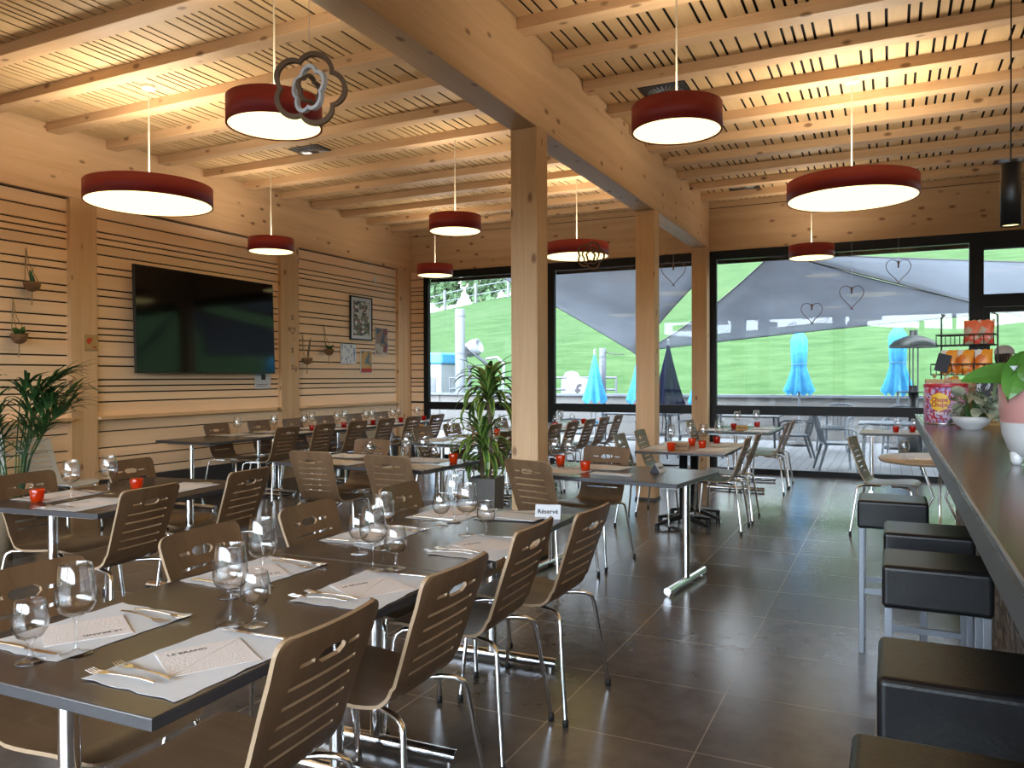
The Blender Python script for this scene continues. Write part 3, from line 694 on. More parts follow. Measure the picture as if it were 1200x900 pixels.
# ------------------------------------------------------------------ place settings
def paper_mesh(w, d, seed, t=.0006, curl=.004):
    r = random.Random(seed); nx, ny = 10, 8; vs = []
    ph = r.uniform(0, 6); cx = r.choice((-1, 1)); cy = r.choice((-1, 1))
    for side in (0, 1):
        for j in range(ny + 1):
            for i in range(nx + 1):
                u, v = i / nx * 2 - 1, j / ny * 2 - 1
                z = .0008 + curl * max(0, (u * cx + v * cy) - 1.25) ** 1.5 + .0005 * (sin(5 * u + ph) + 1)
                e = .004 * sin(9 * v + ph) * abs(u) ** 6; e2 = .003 * sin(11 * u + ph) * abs(v) ** 6
                vs.append((u * w / 2 + e, v * d / 2 + e2, z + side * t))
    q = (nx + 1) * (ny + 1); fs = []
    for j in range(ny):
        for i in range(nx):
            a = j * (nx + 1) + i; fs.append((q + a, q + a + 1, q + a + nx + 2, q + a + nx + 1)); fs.append((a, a + nx + 1, a + nx + 2, a + 1))
    b = [i for i in range(nx + 1)] + [(j + 1) * (nx + 1) + nx for j in range(ny)] + [ny * (nx + 1) + i for i in range(nx - 1, -1, -1)] + [j * (nx + 1) for j in range(ny - 1, 0, -1)]
    for a, c in zip(b, b[1:] + b[:1]): fs.append((a, c, c + q, a + q))
    return MB().add(vs, fs, 0, False)
def mat_make():
    o = paper_mesh(.40, .285, 3).build('placemat', 'paper'); return tag(o, None, 'placemat')
def napkin_make():
    o = thing('napkin', '', 'napkin')
    h = .0008
    MB().prism([(-.100, -.090), (.100, -.093), (.103, .090), (-.098, .093)], 0, .0010).prism([(-.098, -.088), (.102, .088), (-.096, .091)], .0011, .0018).build('folded_sheet', 'tissue', o)
    text_mesh('lettering', 'LE BRAND', .020, 'ink', o, (-.030, .055, .0021), (0, 0, .02), .0001)
    return o
def prong_make():
    m = MB(); m.tube([(0, -.10, .006), (0, -.06, .009), (0, 0, .008), (0, .038, .005)], [.0042, .0042, .0026, .0032], 10, 0, True, None, .6)
    m.prism([(-.003, .036), (.003, .036), (.0115, .056), (.0115, .064), (-.0115, .064), (-.0115, .056)], .0035, .0055)
    o = thing('fork', '', 'fork'); m.build('handle', 'steel', o)
    for k in range(4):
        x = -.0098 + k * .00655
        MB().tube([(x, .062, .0045), (x, .08, .0032), (x, .10, .0075)], [.0016, .0016, .0009], 6).build('tine', 'steel', o)
    return o
def knife_make():
    o = thing('table_knife', '', 'knife')
    MB().tube([(0, -.11, .005), (0, -.06, .006), (0, -.005, .005)], [.0055, .005, .0038], 10, 0, True, None, .7).build('handle', 'steel', o)
    MB().prism([(-.004, -.006), (.004, -.006), (.008, .02), (.009, .07), (.004, .105), (-.002, .11), (-.004, .10)], .003, .0048).build('blade', 'steel', o)
    return o
MATP, NAP, FORK, KNIFE = Proto(mat_make), Proto(napkin_make), Proto(prong_make), Proto(knife_make)
def setting(x, y, face, where, napkin=True, cutlery=True, wine=None, small=None, z=ZT, jit=0.0):
    """face: heading of the diner in degrees; wine/small: (right of the mat's middle, ahead of it)"""
    a = math.radians(face); f = Vector((cos(a), sin(a))); u = Vector((sin(a), -cos(a))); rz = a - R90 + math.radians(jit)
    def P(r, q, h=0.0): p = Vector((x, y)) + u * r + f * q; return (p.x, p.y, z + h)
    MATP.put(P(0, 0), rz, 'white paper placemat at ' + where, 'paper placemats')
    if napkin: NAP.put(P(.015, .0, .0030), rz - .52, 'folded paper napkin at ' + where, 'paper napkins')
    if cutlery:
        FORK.put(P(-.165, .06, .003), rz + .04, 'outer steel fork at ' + where, 'forks'); FORK.put(P(-.122, .045, .0032), rz - .10, 'inner steel fork at ' + where, 'forks')
        KNIFE.put(P(.178, .01, .003), rz + .04, 'steel knife at ' + where, 'table knives')
    if wine: WINE.put(P(*wine), RND.uniform(0, 6), 'tall wine glass at ' + where, 'wine glasses')
    if small: SMALL.put(P(*small), RND.uniform(0, 6), 'small stemmed glass at ' + where, 'small stem glasses')
def glass_at(pr, x, y, label, group, z=ZT): pr.put((x, y, z), RND.uniform(0, 6), label, group)
GW, GS = 'wine glasses', 'small stem glasses'
for k, (x, y) in enumerate(((-1.465, 1.345), (-1.475, 2.02), (-1.435, 2.72))):
    setting(x, y, 178.4, 'the %s aisle side place of the front table' % ORD[k], jit=(2, 5, 4)[k])
for k, (x, y) in enumerate(((-1.905, 1.385), (-1.955, 2.035), (-1.965, 2.74), (-1.93, 3.325))):
    setting(x, y, -1.6, 'the %s wall side place of the front table' % ORD[k], jit=(2, 0, 3, 0)[k])
for x, y, s, l in ((-1.60, 1.57, 0, 'the first aisle side place of the front table'), (-1.61, 2.23, 0, 'the second aisle side place of the front table'), (-1.61, 2.90, 0, 'the third aisle side place of the front table'),
                   (-1.54, 1.60, 1, 'the first aisle side place of the front table'), (-1.55, 2.28, 1, 'the second aisle side place of the front table'), (-1.53, 2.92, 1, 'the third aisle side place of the front table'),
                   (-1.77, 1.245, 0, 'the first wall side place of the front table'), (-1.80, 1.90, 0, 'the second wall side place of the front table'), (-1.775, 2.52, 0, 'the third wall side place of the front table'), (-1.80, 3.12, 0, 'the fourth wall side place of the front table'),
                   (-1.82, 1.165, 1, 'the first wall side place of the front table'), (-1.81, 1.77, 1, 'the second wall side place of the front table'), (-1.81, 2.42, 1, 'the third wall side place of the front table'), (-1.815, 3.03, 1, 'the fourth wall side place of the front table')):
    glass_at(SMALL if s else WINE, x, y, ('small stemmed glass at ' if s else 'tall wine glass at ') + l, GS if s else GW)
# palm table
setting(-4.25, 2.90, 7, 'the near wall side place of the palm table', wine=(.10, .19))
setting(-3.83, 2.76, 187, 'the near room side place of the palm table', wine=(.34, .20))
setting(-3.90, 3.42, 187, 'the far room side place of the palm table')
glass_at(AMB, -4.15, 2.70, 'orange candle glass at the near end of the palm table', 'candle glasses'); glass_at(AMB, -4.05, 3.24, 'orange candle glass halfway along the palm table', 'candle glasses')
# table by the potted plant
for x, y, f, l, w, s in ((-3.90, 4.98, 88, 'the near left place of the table by the potted plant', None, None), (-3.20, 4.97, 88, 'the near right place of the table by the potted plant', (-.04, .17), (.03, .22)),
                         (-4.15, 5.42, 268, 'the far left place of the table by the potted plant', None, None), (-3.36, 5.40, 268, 'the far right place of the table by the potted plant', (.16, .06), (.21, .0))):
    setting(x, y, f, l, wine=w, small=s, cutlery=False)
glass_at(AMB, -3.08, 5.33, 'orange candle glass beside the striped leaves on the table by the plant', 'candle glasses')
SMALL.put((-3.80, 5.22, ZT), 0, 'clear stemmed glass standing alone between the two chairs by the plant', GS)
# empty cornered table
setting(-2.12, 5.16, 83, 'the near place of the empty cornered table', cutlery=False)
setting(-1.92, 5.50, 263, 'the far place of the empty cornered table', wine=(.20, .13), small=None, cutlery=False)
glass_at(WINE, -2.24, 5.38, 'tall wine glass at the post end of the empty cornered table', GW)
glass_at(AMB, -1.95, 5.24, 'orange candle glass standing in front on the empty cornered table', 'candle glasses'); glass_at(AMB, -2.27, 5.56, 'orange candle glass beside the thick post on the empty cornered table', 'candle glasses')
# long wall row
for k, y in enumerate((6.90, 7.50, 8.20, 8.88, 9.52, 10.20)):
    setting(-6.93, y, 0, 'the %s wall side place of the long wall row' % ORD[k], cutlery=False, wine=(.12, .14))
for k, y in enumerate((6.92, 7.57, 8.22, 8.86, 9.52, 10.18)):
    setting(-6.53, y, 180, 'the %s room side place of the long wall row' % ORD[k], cutlery=False, wine=(.20, .12) if k else None)
for k, y in enumerate((7.86, 8.50, 9.16, 9.86, 10.50)):
    glass_at(REDC, -6.60, y, 'red candle glass, %s along the long wall row' % ORD[k], 'candle glasses')
# middle row
for k, y in enumerate((7.20, 7.80, 8.42, 9.05, 9.68, 10.30)):
    setting(-3.93, y, 180, 'the %s room side place of the middle row' % ORD[k], cutlery=False, wine=(.18, .10) if k % 2 == 0 else None, small=(.09, .13))
for k, y in enumerate((7.20, 7.80, 8.42, 9.05, 9.68)):
    setting(-4.34, y, 0, 'the %s wall side place of the middle row' % ORD[k], cutlery=False, wine=(-.05, .12), small=(.06, .14) if k > 1 else None)
for k, (x, y) in enumerate(((-3.98, 7.35), (-4.10, 8.10), (-3.86, 9.28), (-4.0, 9.62), (-3.95, 10.2), (-3.97, 10.6), (-3.85, 11.05))):
    glass_at(AMB if k in (0, 1, 6) else REDC, x, y, '%s candle glass, %s along the middle row' % ('orange' if k in (0, 1, 6) else 'red', ORD[k]), 'candle glasses')
# star footed table
for x, y, f, l in ((-1.44, 7.22, 180, 'near aisle'), (-1.44, 7.80, 180, 'far aisle'), (-1.92, 7.22, 0, 'near post'), (-1.92, 7.80, 0, 'far post')):
    setting(x, y, f, 'the %s side place of the star footed table' % l, cutlery=False)
for x, y, l in ((-1.86, 7.28, 'alone at the near left of'), (-1.76, 7.66, 'at the back middle of'), (-1.60, 7.50, 'at the front middle of'), (-1.55, 8.02, 'at the far corner of')):
    glass_at(WINE, x, y, 'tall wine glass %s the star footed table' % l, GW)
for x, y, l in ((-1.79, 7.03, 'nearest of four on'), (-1.73, 7.60, 'at the back middle of'), (-1.58, 7.36, 'at the front middle of'), (-1.56, 7.94, 'at the far corner of')):
    glass_at(REDC if 'corner' in l else AMB, x, y, '%s candle glass %s the star footed table' % ('red' if 'corner' in l else 'orange', l), 'candle glasses')
# window table
for x, y, f, l in ((-1.46, 9.95, 180, 'near aisle'), (-1.46, 10.52, 180, 'far aisle'), (-1.96, 9.98, 0, 'near post')):
    setting(x, y, f, 'the %s side place of the window table' % l, cutlery=False)
for x, y, l in ((-1.78, 10.40, 'near'), (-1.60, 10.78, 'far')):
    glass_at(WINE, x, y, 'tall wine glass behind the %s red candle on the window table' % l, GW)
for x, y, l in ((-1.80, 10.25, 'left of two'), (-1.58, 10.70, 'right of two')):
    glass_at(REDC, x, y, 'red candle glass, %s on the window table' % l, 'candle glasses')
# round table and the tan table behind it
glass_at(SMALL, .10, 7.05, 'small stemmed glass alone on the round pale table', GS)
FORK.put((.27, 7.0, ZT), 1.2, 'steel fork lying alone on the round pale table', 'forks')
for x, y, l in ((.06, 10.42, 'left of two'), (.24, 10.52, 'right of two')):
    glass_at(REDC, x, y, 'red candle glass, %s on the tan topped table' % l, 'candle glasses')
    glass_at(SMALL, x + .02, y + .14, 'small stemmed glass behind the red candle, %s on the tan topped table' % l, GS)
# cards and menus
def tent(x, y, rz, label, word, w=.12, mat='paper'):
    o = thing('table_card', label, 'table card', (x, y, ZT), rz, 'folded reserved cards')
    MB().prism([(-.036, 0), (.036, 0), (0, .062)], -w / 2, w / 2, 0, Matrix(((0, 0, 1, 0), (1, 0, 0, 0), (0, 1, 0, 0), (0, 0, 0, 1)))).build('folded_block', 'chalk', o)
    T = [(-w / 2, -.0375, .0), (w / 2, -.0375, .0), (w / 2, -.0015, .0625), (-w / 2, -.0015, .0625)]
    T2_ = [(p[0], p[1] - .0016, p[2]) for p in T]
    MB().add(T + T2_, [(0, 1, 2, 3), (7, 6, 5, 4), (0, 4, 5, 1), (2, 6, 7, 3), (1, 5, 6, 2), (0, 3, 7, 4)], 0).build('paper_face', mat, o)
    text_mesh('lettering', word, .030, 'ink', o, (0, -.0222, .0325), (math.radians(60), 0, 0), .0006)
    return o
tent(-1.46, 3.42, math.radians(18), 'folded reserved card at the far end of the front table', 'Réservé')
tent(-1.47, 5.40, math.radians(84), 'dark folded card seen edge on at the empty end of the aisle table', 'Réservé')
tent(-1.72, 7.14, math.radians(4), 'low tan card standing by the near candle on the star footed table', 'Réservé', .14, 'tanwood')
tent(-1.66, 10.02, math.radians(4), 'low tan card on the near edge of the window table', 'Réservé', .14, 'boxwood')
def leaflet(x, y, rz, label, w, d, mat, dz=0.0):
    o = MB().prism([(-w / 2, -d / 2), (w / 2, -d / 2), (w / 2, d / 2), (-w / 2, d / 2)], 0, .0025, 0).build('menu_card', mat, None, loc=(x, y, ZT + .0008 + dz), rot=(0, 0, rz))
    tag(o, label, 'menu', 'menu cards')
leaflet(-1.66, 3.40, .5, 'pale menu card at the bottom of the fanned pile on the front table', .30, .21, 'paper')
leaflet(-1.63, 3.36, .15, 'grey menu card in the middle of the fanned pile on the front table', .30, .21, 'green_leather', .003)
leaflet(-1.60, 3.35, -.1, 'white menu card on top of the fanned pile on the front table', .28, .15, 'paper', .006)
leaflet(-1.72, 5.14, -.1, 'folded white menu lying at the edge of the empty cornered table', .30, .10, 'paper')
leaflet(-2.10, 5.29, .1, 'small green card lying between the mats of the empty cornered table', .16, .09, 'green_leather', .004)
# ------------------------------------------------------------------ wall screen, signs, pictures, hanging coconuts
o = thing('wall_screen', 'large black television screen on the slatted wall', 'television', (XW + .05, 7.05, 2.05))
o.rotation_euler = (0, math.radians(-1.5), math.radians(1.2))
MB().box(.0, .035, -1.10, 1.10, -.60, .60).build('housing', 'iron', o, bevel=.006)
MB().box(.0351, .0365, -1.088, 1.088, -.585, .592).build('screen', 'screen', o)
MB().box(-.10, .0, -.3, .3, -.2, .2).build('wall_bracket', 'iron', o)
def flat_x(name, label, cat, y0, y1, z0, z1, mat, x=XW - .045, t=.004, group=None, parts=None):
    o = thing(name, label, cat, (x, (y0 + y1) / 2, (z0 + z1) / 2), 0, group)
    w, h = (y1 - y0) / 2, (z1 - z0) / 2
    MB().box(0, t, -w, w, -h, h).build('sheet', mat, o)
    return o, w, h, t
FX = (R90, 0, R90)   # text facing +x, reading along +y
o, w, h, t = flat_x('notice_sign', 'white paper notice pinned under the right end of the screen', 'notice', 7.90, 8.19, 1.25, 1.45, 'paper')
MB().box(t, t + .001, -.03, .05, .02, .09).box(t, t + .001, -.12, .10, -.045, -.038).box(t, t + .001, -.12, .06, -.07, -.064).build('print', 'ink', o)
o, w, h, t = flat_x('sign', 'small square sign with a red disc on the wall post beside the screen', 'sign', 5.43, 5.58, 1.68, 1.85, 'boxwood', XW + .001)
MB().prism([(.035 * cos(a) - .02, .035 * sin(a) + .02) for a in [math.radians(d) for d in range(10, 275, 15)]] + [(-.01, .01)], 0, .0015, 0, TR(t, 0, 0) @ Matrix(((0, 0, 1, 0), (1, 0, 0, 0), (0, 1, 0, 0), (0, 0, 0, 1)))).box(t, t + .0015, .015, .055, -.05, -.035).build('red_disc', 'printred', o)
MB().box(0, t + .002, -w, w, h - .006, h).box(0, t + .002, -w, w, -h, -h + .02).build('border', 'rope', o)
o, w, h, t = flat_x('framed_picture', 'black framed photo collage, tallest picture on the slatted wall', 'picture', 9.93, 10.50, 1.99, 2.68, 'paper', t=.018)
MB().box(0, .026, -w, -w + .022, -h, h).box(0, .026, w - .022, w, -h, h).box(0, .026, -w + .022, w - .022, h - .022, h).box(0, .026, -w + .022, w - .022, -h, -h + .022).build('frame', 'iron', o)
MB().box(t, t + .002, -w + .075, w - .075, -h + .07, h - .07).build('collage', 'collage', o)
for nm, l, y0, y1, z0, z1, m in (('canvas_picture', 'dark red narrow print to the right of the framed collage', 10.60, 10.95, 1.77, 2.22, 'photo_red'),
    ('poster_picture', 'pale blue and white poster between the coconuts and the golden print', 9.70, 10.08, 1.61, 1.92, 'photo_blue'),
    ('canvas_picture', 'golden print with a red foot strip below the framed collage', 10.20, 10.50, 1.47, 1.83, 'photo_gold')):
    o, w, h, t = flat_x(nm, l, 'picture', y0, y1, z0, z1, 'paper', t=.014)
    MB().box(t, t + .0015, -w + .012, w - .012, -h + (.07 if 'red foot' in l else .012), h - .012).build('printed_face', m, o)
    if 'red foot' in l: MB().box(t, t + .0016, -w + .01, w - .01, -h + .01, -h + .075).build('foot_strip', 'printred', o)
tag(MB().box(0, .01, -.045, .045, -.045, .045).build('light_switch', 'white', None, loc=(XW - .05, 10.62, 3.0), bevel=.004), 'tiny white switch plate high on the slatted wall', 'switch')
o = thing('wall_ornament', 'vertical column of small dark letters and a heart on the second wall post', 'ornament', (XW + .002, 8.58, 1.9))
for k, z in enumerate((.34, .16, -.12, -.25, -.36)):
    m = MB()
    if k == 1:
        q = [(.055 * 16 * sin(a) ** 3 / 16, .05 * (13 * cos(a) - 5 * cos(2 * a) - 2 * cos(3 * a) - cos(4 * a)) / 16) for a in [2 * PI * i / 28 for i in range(29)]]
        m.tube([(.004, p, z + r_) for p, r_ in q], .003, 6)
    else: m.box(0, .004, -.03, .03, z - .03, z - .02).box(0, .004, -.03, .03, z + .02, z + .03).box(0, .004, -.006, .006, z - .02, z + .02)
    m.build('metal_letter', 'satin' if k == 3 else 'bark', o)
def blade(m, base, az, el, L, W, droop, mat=0, n=7, edge=None, fold=.25, roll=0.0):
    """one strap leaf: arching from its base, with an optional differently coloured margin"""
    pts = []; p = Vector(base); e = el; step = L / n
    for i in range(n + 1):
        pts.append((p.copy(), e)); p = p + Vector((cos(az) * cos(e), sin(az) * cos(e), sin(e))) * step; e -= droop / n * (1 + i * .15)
    vs = []; side = Vector((-sin(az), cos(az), 0))
    for i, (q, e) in enumerate(pts):
        t = i / n; w = W * (sin(PI * min(1, .12 + t * .88)) ** .7) * (1 if t < 1 else .02)
        up = Vector((-cos(az) * sin(e), -sin(az) * sin(e), cos(e)))
        sd, ud = side * cos(roll) + up * sin(roll), up * cos(roll) - side * sin(roll)
        for k in (-1, -.62, 0, .62, 1): vs.append(q + sd * w * k + ud * w * fold * abs(k))
    for i in range(n):
        for k in range(4):
            a = i * 5 + k
            m.add([vs[a], vs[a + 1], vs[a + 6], vs[a + 5]], [(0, 1, 2, 3)], edge if (edge is not None and k in (0, 3)) else mat, True)
def coconut(y, z, label, kind, seed):
    o = thing('hanging_coconut', label, 'planter', (XW + .06, y, z), 0, 'coconut shell planters on the slatted wall')
    r = .075
    prof = [(.001, -r)] + [(r * sin(a), -r * cos(a)) for a in [PI * k / 14 for k in range(1, 9)]] + [(r * .86, .012), (.0, .0)]
    MB().lathe(prof, 22).build('shell', 'coco', o)
    m = MB().tube([(-.05, .02, .02), (-.085, .0, .2), (-.088, 0, .36)], .004, 6).tube([(0, -.07, .015), (-.07, -.02, .19), (-.088, 0, .36)], .0035, 6).tube([(0, .07, .015), (-.07, .02, .19), (-.088, 0, .36)], .0035, 6).tube([(0, 0, -r), (-.01, .005, -r - .05), (-.005, 0, -r - .13)], .006, 6)
    m.build('cord', 'rope', o)
    rr = random.Random(seed); m = MB()
    if kind == 0:
        for k in range(3): blade(m, (0, -.02 + .02 * k, 0), rr.uniform(0, 6), 1.4, .17 - .03 * k, .022, .1)
    elif kind == 1:
        for k in range(16): blade(m, (rr.uniform(-.02, .02), rr.uniform(-.03, .03), .0), rr.uniform(0, 6.3), rr.uniform(.5, 1.4), rr.uniform(.05, .13), .024, .8, fold=.1)
    else:
        for k in range(3): m.tube([(0, 0, 0), (0, .02 + .01 * k, .12), (.01, .035 + .015 * k, .25 + .03 * k)], [.010, .008, .004], 6)
    m.build('plant', 'bark' if kind == 2 else 'leaf', o)
    return o
coconut(4.84, 2.31, 'upper coconut planter at the left, holding one upright thick leaf', 0, 1)
coconut(4.71, 1.80, 'lower coconut planter at the left, with small round leaves', 1, 2)
coconut(8.82, 1.66, 'coconut planter beside the second wall post, with only a dry stalk', 2, 3)
coconut(9.30, 1.80, 'coconut planter with a green tuft left of the pale poster', 1, 4)

# ------------------------------------------------------------------ hanging mobiles and wire hearts
def flower_ring(m, R, w, T, mat=0, depth=.02):
    P = []; n = 100
    for i in range(n):
        a = 2 * PI * i / n; rr = R * (.80 + .20 * abs(cos(2.5 * a)) ** .8); P.append((rr, a))
    vs = []
    for d in (-depth / 2, depth / 2):
        for rr, a in P: vs.append((rr * sin(a), d, rr * cos(a)))
        for rr, a in P: vs.append(((rr - w) * sin(a), d, (rr - w) * cos(a)))
    fs = []
    for i in range(n):
        j = (i + 1) % n
        fs += [(i, j, n + j, n + i), (2 * n + i, 3 * n + i, 3 * n + j, 2 * n + j), (i, 2 * n + i, 2 * n + j, j), (n + i, n + j, 3 * n + j, 3 * n + i)]
    return m.add(vs, fs, mat, False, T)
def mobile(x, y, z, k, rz, label, mats, turns, top):
    o = thing('hanging_flower_mobile', label, 'mobile', (x, y, z), rz, 'wooden flower mobiles')
    for (R, w, dz), mt, tn, nm in zip(((.155 * k, .02 * k, 0), (.100 * k, .015 * k, -.002), (.062 * k, .012 * k, -.004)), mats, turns, ('outer_ring', 'middle_ring', 'inner_ring')):
        flower_ring(MB(), R, w, ROT('Z', tn) @ ROT('Y', .3 * (R > .12 * k))).build(nm, mt, o, loc=(0, 0, dz))
    MB().tube([(0, 0, .05 * k), (0, 0, top - z)], .0012, 6).build('string', 'satin', o)
mobile(-2.19, 2.60, 2.60, 1.02, .15, 'large wooden flower mobile with a white middle ring, in front of a red lamp', ('felt', 'white_frame', 'felt'), (.35, -.3, 1.2), 3.9)
mobile(-2.91, 8.00, 2.70, 1.0, .45, 'small wooden flower mobile of three brown rings before the medium red lamp', ('felt', 'felt', 'felt'), (0, .1, .5), 3.9)
def heart(x, y, z, s, label, top):
    o = thing('hanging_wire_heart', label, 'ornament', (x, y, z), .35, 'copper wire hearts at the windows')
    q = []
    for i in range(49):
        a = 2 * PI * i / 48; q.append((s * 16 * sin(a) ** 3 / 16, 0, 1.12 * s * (13 * cos(a) - 5 * cos(2 * a) - 2 * cos(3 * a) - cos(4 * a)) / 16))
    MB().tube(q, .0042, 6).tube([(-.02, 0, -1.16 * s), (0, 0, -1.11 * s), (.02, 0, -1.22 * s)], .004, 6).build('wire', 'copper', o)
    MB().tube([(0, 0, .15 * s), (0, 0, .75 * s)], .010, 8).build('clip', 'copper', o)
    MB().tube([(0, 0, .7 * s), (0, 0, top - z)], .0012, 5).build('thread', 'satin', o)
heart(-2.40, 9.55, 2.68, .145, 'copper wire heart between the second and last wooden posts', 3.26)
heart(-.93, 11.0, 2.24, .135, 'lowest copper wire heart, hanging furthest left in the big window', 3.9)
heart(-.45, 11.0, 2.43, .15, 'middle copper wire heart of three in the big window', 3.9)
heart(.09, 11.0, 2.73, .15, 'highest copper wire heart, hanging at the right of the big window', 3.9)

# ------------------------------------------------------------------ plants
o = thing('potted_dracaena', 'tall striped dracaena with two leaf crowns in a grey planter', 'plant', (-3.00, 5.74, 0))
MB().lathe([(0, 0), (.13, 0), (.165, .57), (.15, .57), (.145, .53), (0, .53)], 4, 0, ROT('Z', PI / 4 + .1), False).build('planter', 'planter', o)
MB().disc(.13, .535, 4, 0, ROT('Z', PI / 4 + .1)).build('soil', 'soil', o)
MB().tube([(.02, 0, .52), (.03, .01, .9), (.02, 0, 1.22)], .020, 10).tube([(-.05, .02, .52), (-.06, .01, .82)], .018, 10).build('cane', 'bark', o)
rr = random.Random(5)
for (cx, cy, cz, n, Lm) in ((.02, 0, 1.22, 54, .42), (-.04, .01, .80, 54, .40)):
    m = MB()
    for k in range(n):
        az = k * 2.399 + rr.uniform(-.2, .2); t = k / n
        blade(m, (cx, cy, cz - .06 + .14 * t), az, .25 + 1.15 * t + rr.uniform(-.15, .15), Lm * rr.uniform(.75, 1.12), .026, rr.uniform(1.2, 2.3) * (1.1 - .45 * t), 0, 8, 1)
    m.build('crown', ['leaf', 'leaf_edge'], o)
o = thing('potted_palm', 'leafy green palm at the left edge before the slatted wall', 'plant', (-6.55, 4.05, 0))
MB().lathe([(0, 0), (.15, 0), (.19, .38), (.175, .38), (.17, .34), (0, .34)], 28).build('pot', 'planter', o)
rr = random.Random(11)
stems = MB(); fr = MB()
for k in range(17):
    az = rr.uniform(-PI, PI) if k > 5 else rr.uniform(-.7, 1.0); H = rr.uniform(.45, 1.02); sp = rr.uniform(.08, .30)
    p0 = Vector((.06 * cos(az), .06 * sin(az), .33)); p1 = p0 + Vector((cos(az) * sp * .35, sin(az) * sp * .35, H * .55)); p2 = p0 + Vector((cos(az) * sp, sin(az) * sp, H)); p3 = p2 + Vector((cos(az) * .16, sin(az) * .16, .10))
    stems.tube([p0, p1, p2, p3], [.007, .006, .004, .002], 6)
    for j in range(11):
        t = j / 10; q = p2.lerp(p3, t * 1.0) if j > 3 else p1.lerp(p2, .55 + .15 * j)
        for sd in (-1, 1):
            blade(fr, q, az + sd * (1.25 - .95 * t) + rr.uniform(-.1, .1), .75 + rr.uniform(-.3, .35), rr.uniform(.20, .34), .0125, rr.uniform(.5, 1.3), 0, 5)
stems.build('stem', 'palm', o); fr.build('frond', 'palm', o)
o = thing('potted_orchid', 'white blooms showing low among the palm stems at the left edge', 'plant', (-6.15, 3.72, 0))
MB().lathe([(0, .0), (.07, 0), (.085, .60), (.075, .60), (.07, .58), (0, .58)], 24).build('pot', 'bark', o)
MB().tube([(0, 0, .58), (.02, .02, .75), (.06, .10, .82)], .004, 6).tube([(0, 0, .58), (-.02, -.03, .78), (-.02, -.10, .84)], .004, 6).build('stem', 'palm', o)
for k, (px, py_, pz) in enumerate(((.06, .10, .82), (.03, .03, .80), (-.02, -.10, .84), (-.01, -.02, .81))):
    m = MB()
    for j in range(5): blade(m, (px, py_, pz), j * 1.257 + k, .45, .05, .020, .7, 0, 4)
    m.build('bloom', 'porcelain', o)
o = thing('lounge_chair', 'white moulded chair back behind the palm fronds at the left edge', 'chair', (-6.95, 4.05, 0), -1.2)
vs = []; n1, n2 = 14, 8
for sd in (0, 1):
    for j in range(n2 + 1):
        for i in range(n1 + 1):
            a = PI * (i / n1) - PI / 2; t = j / n2; r = .30 + .05 * t - .012 * sd
            vs.append((r * sin(a), -r * cos(a) * .8 - .08 * t, .45 + (.75 - .28 * abs(sin(a)) ** 2) * t * .95))
q = (n1 + 1) * (n2 + 1); fs = []
for j in range(n2):
    for i in range(n1):
        a = j * (n1 + 1) + i; fs += [(a, a + 1, a + n1 + 2, a + n1 + 1), (q + a, q + a + n1 + 1, q + a + n1 + 2, q + a + 1)]
for i in range(n1): a = n2 * (n1 + 1) + i; fs.append((a, a + 1, q + a + 1, q + a))
MB().add(vs, fs, 0, True).build('backrest', 'white_shell', o)
MB().lathe([(0, .42), (.27, .42), (.29, .44), (.28, .46), (0, .46)], 24).build('seat', 'white_shell', o)
for k in range(4):
    a = PI / 4 + k * R90; MB().tube([(.2 * cos(a), .2 * sin(a), .42), (.27 * cos(a), .27 * sin(a), 0)], .014, 8).build('leg', 'white_shell', o)

# ------------------------------------------------------------------ bar counter, stools and what stands on it
o = thing('bar_counter', 'long bar counter with a dark glossy top and stone faced front', 'counter', (0, 0, 0))
MB().box(.17, 1.05, -3.0, 6.80, 1.075, 1.10).build('worktop', 'counter', o, bevel=.002)
MB().box(.172, 1.048, -3.0, 6.798, 1.01, 1.075).build('edge_board', 'counter_edge', o)
MB().box(.169, .1725, -3.0, 6.80, 1.094, 1.1003).build('metal_edge', 'satin', o)
MB().box(.44, .95, -3.0, 6.70, .10, 1.01).build('stone_front', 'stone', o)
MB().box(.48, .90, -3.0, 6.66, 0, .10).build('plinth', 'skirt', o)
def stool_make():
    o = thing('bar_stool', '', 'bar stool')
    MB().box(-.16, .16, -.15, .15, .628, .77).build('seat', 'leather', o, bevel=.016, seg=4)
    for sx in (-1, 1):
        for sy in (-1, 1): MB().box(sx * .14 - .0125, sx * .14 + .0125, sy * .13 - .0125, sy * .13 + .0125, 0, .628).build('leg', 'alu', o, bevel=.002)
    m = MB()
    for sy in (-1, 1): m.box(-.1275, .1275, sy * .13 - .010, sy * .13 + .010, .30, .325)
    for sx in (-1, 1): m.box(sx * .14 - .010, sx * .14 + .010, -.1175, .1175, .25, .275)
    m.build('foot_rail', 'alu', o)
    return o
STOOL = Proto(stool_make)
for k, (x, y, l) in enumerate(((.01, 4.45, 'farthest black leather bar stool, standing clear of the counter'), (.135, 3.60, 'second black bar stool from the far end of the counter'), (.135, 3.00, 'third black bar stool from the far end of the counter'),
                            (.135, 1.93, 'second black bar stool from the camera, its whole top in view'), (.10, 1.35, 'black bar stool nearest the camera, cut by the lower edge'))):
    STOOL.put((x, y, 0), 0, l, 'black bar stools')
o = thing('candy_tin', 'red and violet round tin of lollipops on the bar counter', 'tin', (.305, 5.47, 1.10), -.35)
MB().lathe([(0, 0), (.118, 0), (.12, .004), (.12, .238), (.113, .246), (0, .246)], 48).build('body', 'tin', o)
MB().lathe([(.1205, .222), (.122, .224), (.122, .240), (.1205, .243)], 48).build('lid', 'tinred', o)
MB().lathe([(.1203, .0), (.1215, .0), (.1215, .010), (.1203, .010)], 48).build('bottom_rim', 'tinmetal', o)
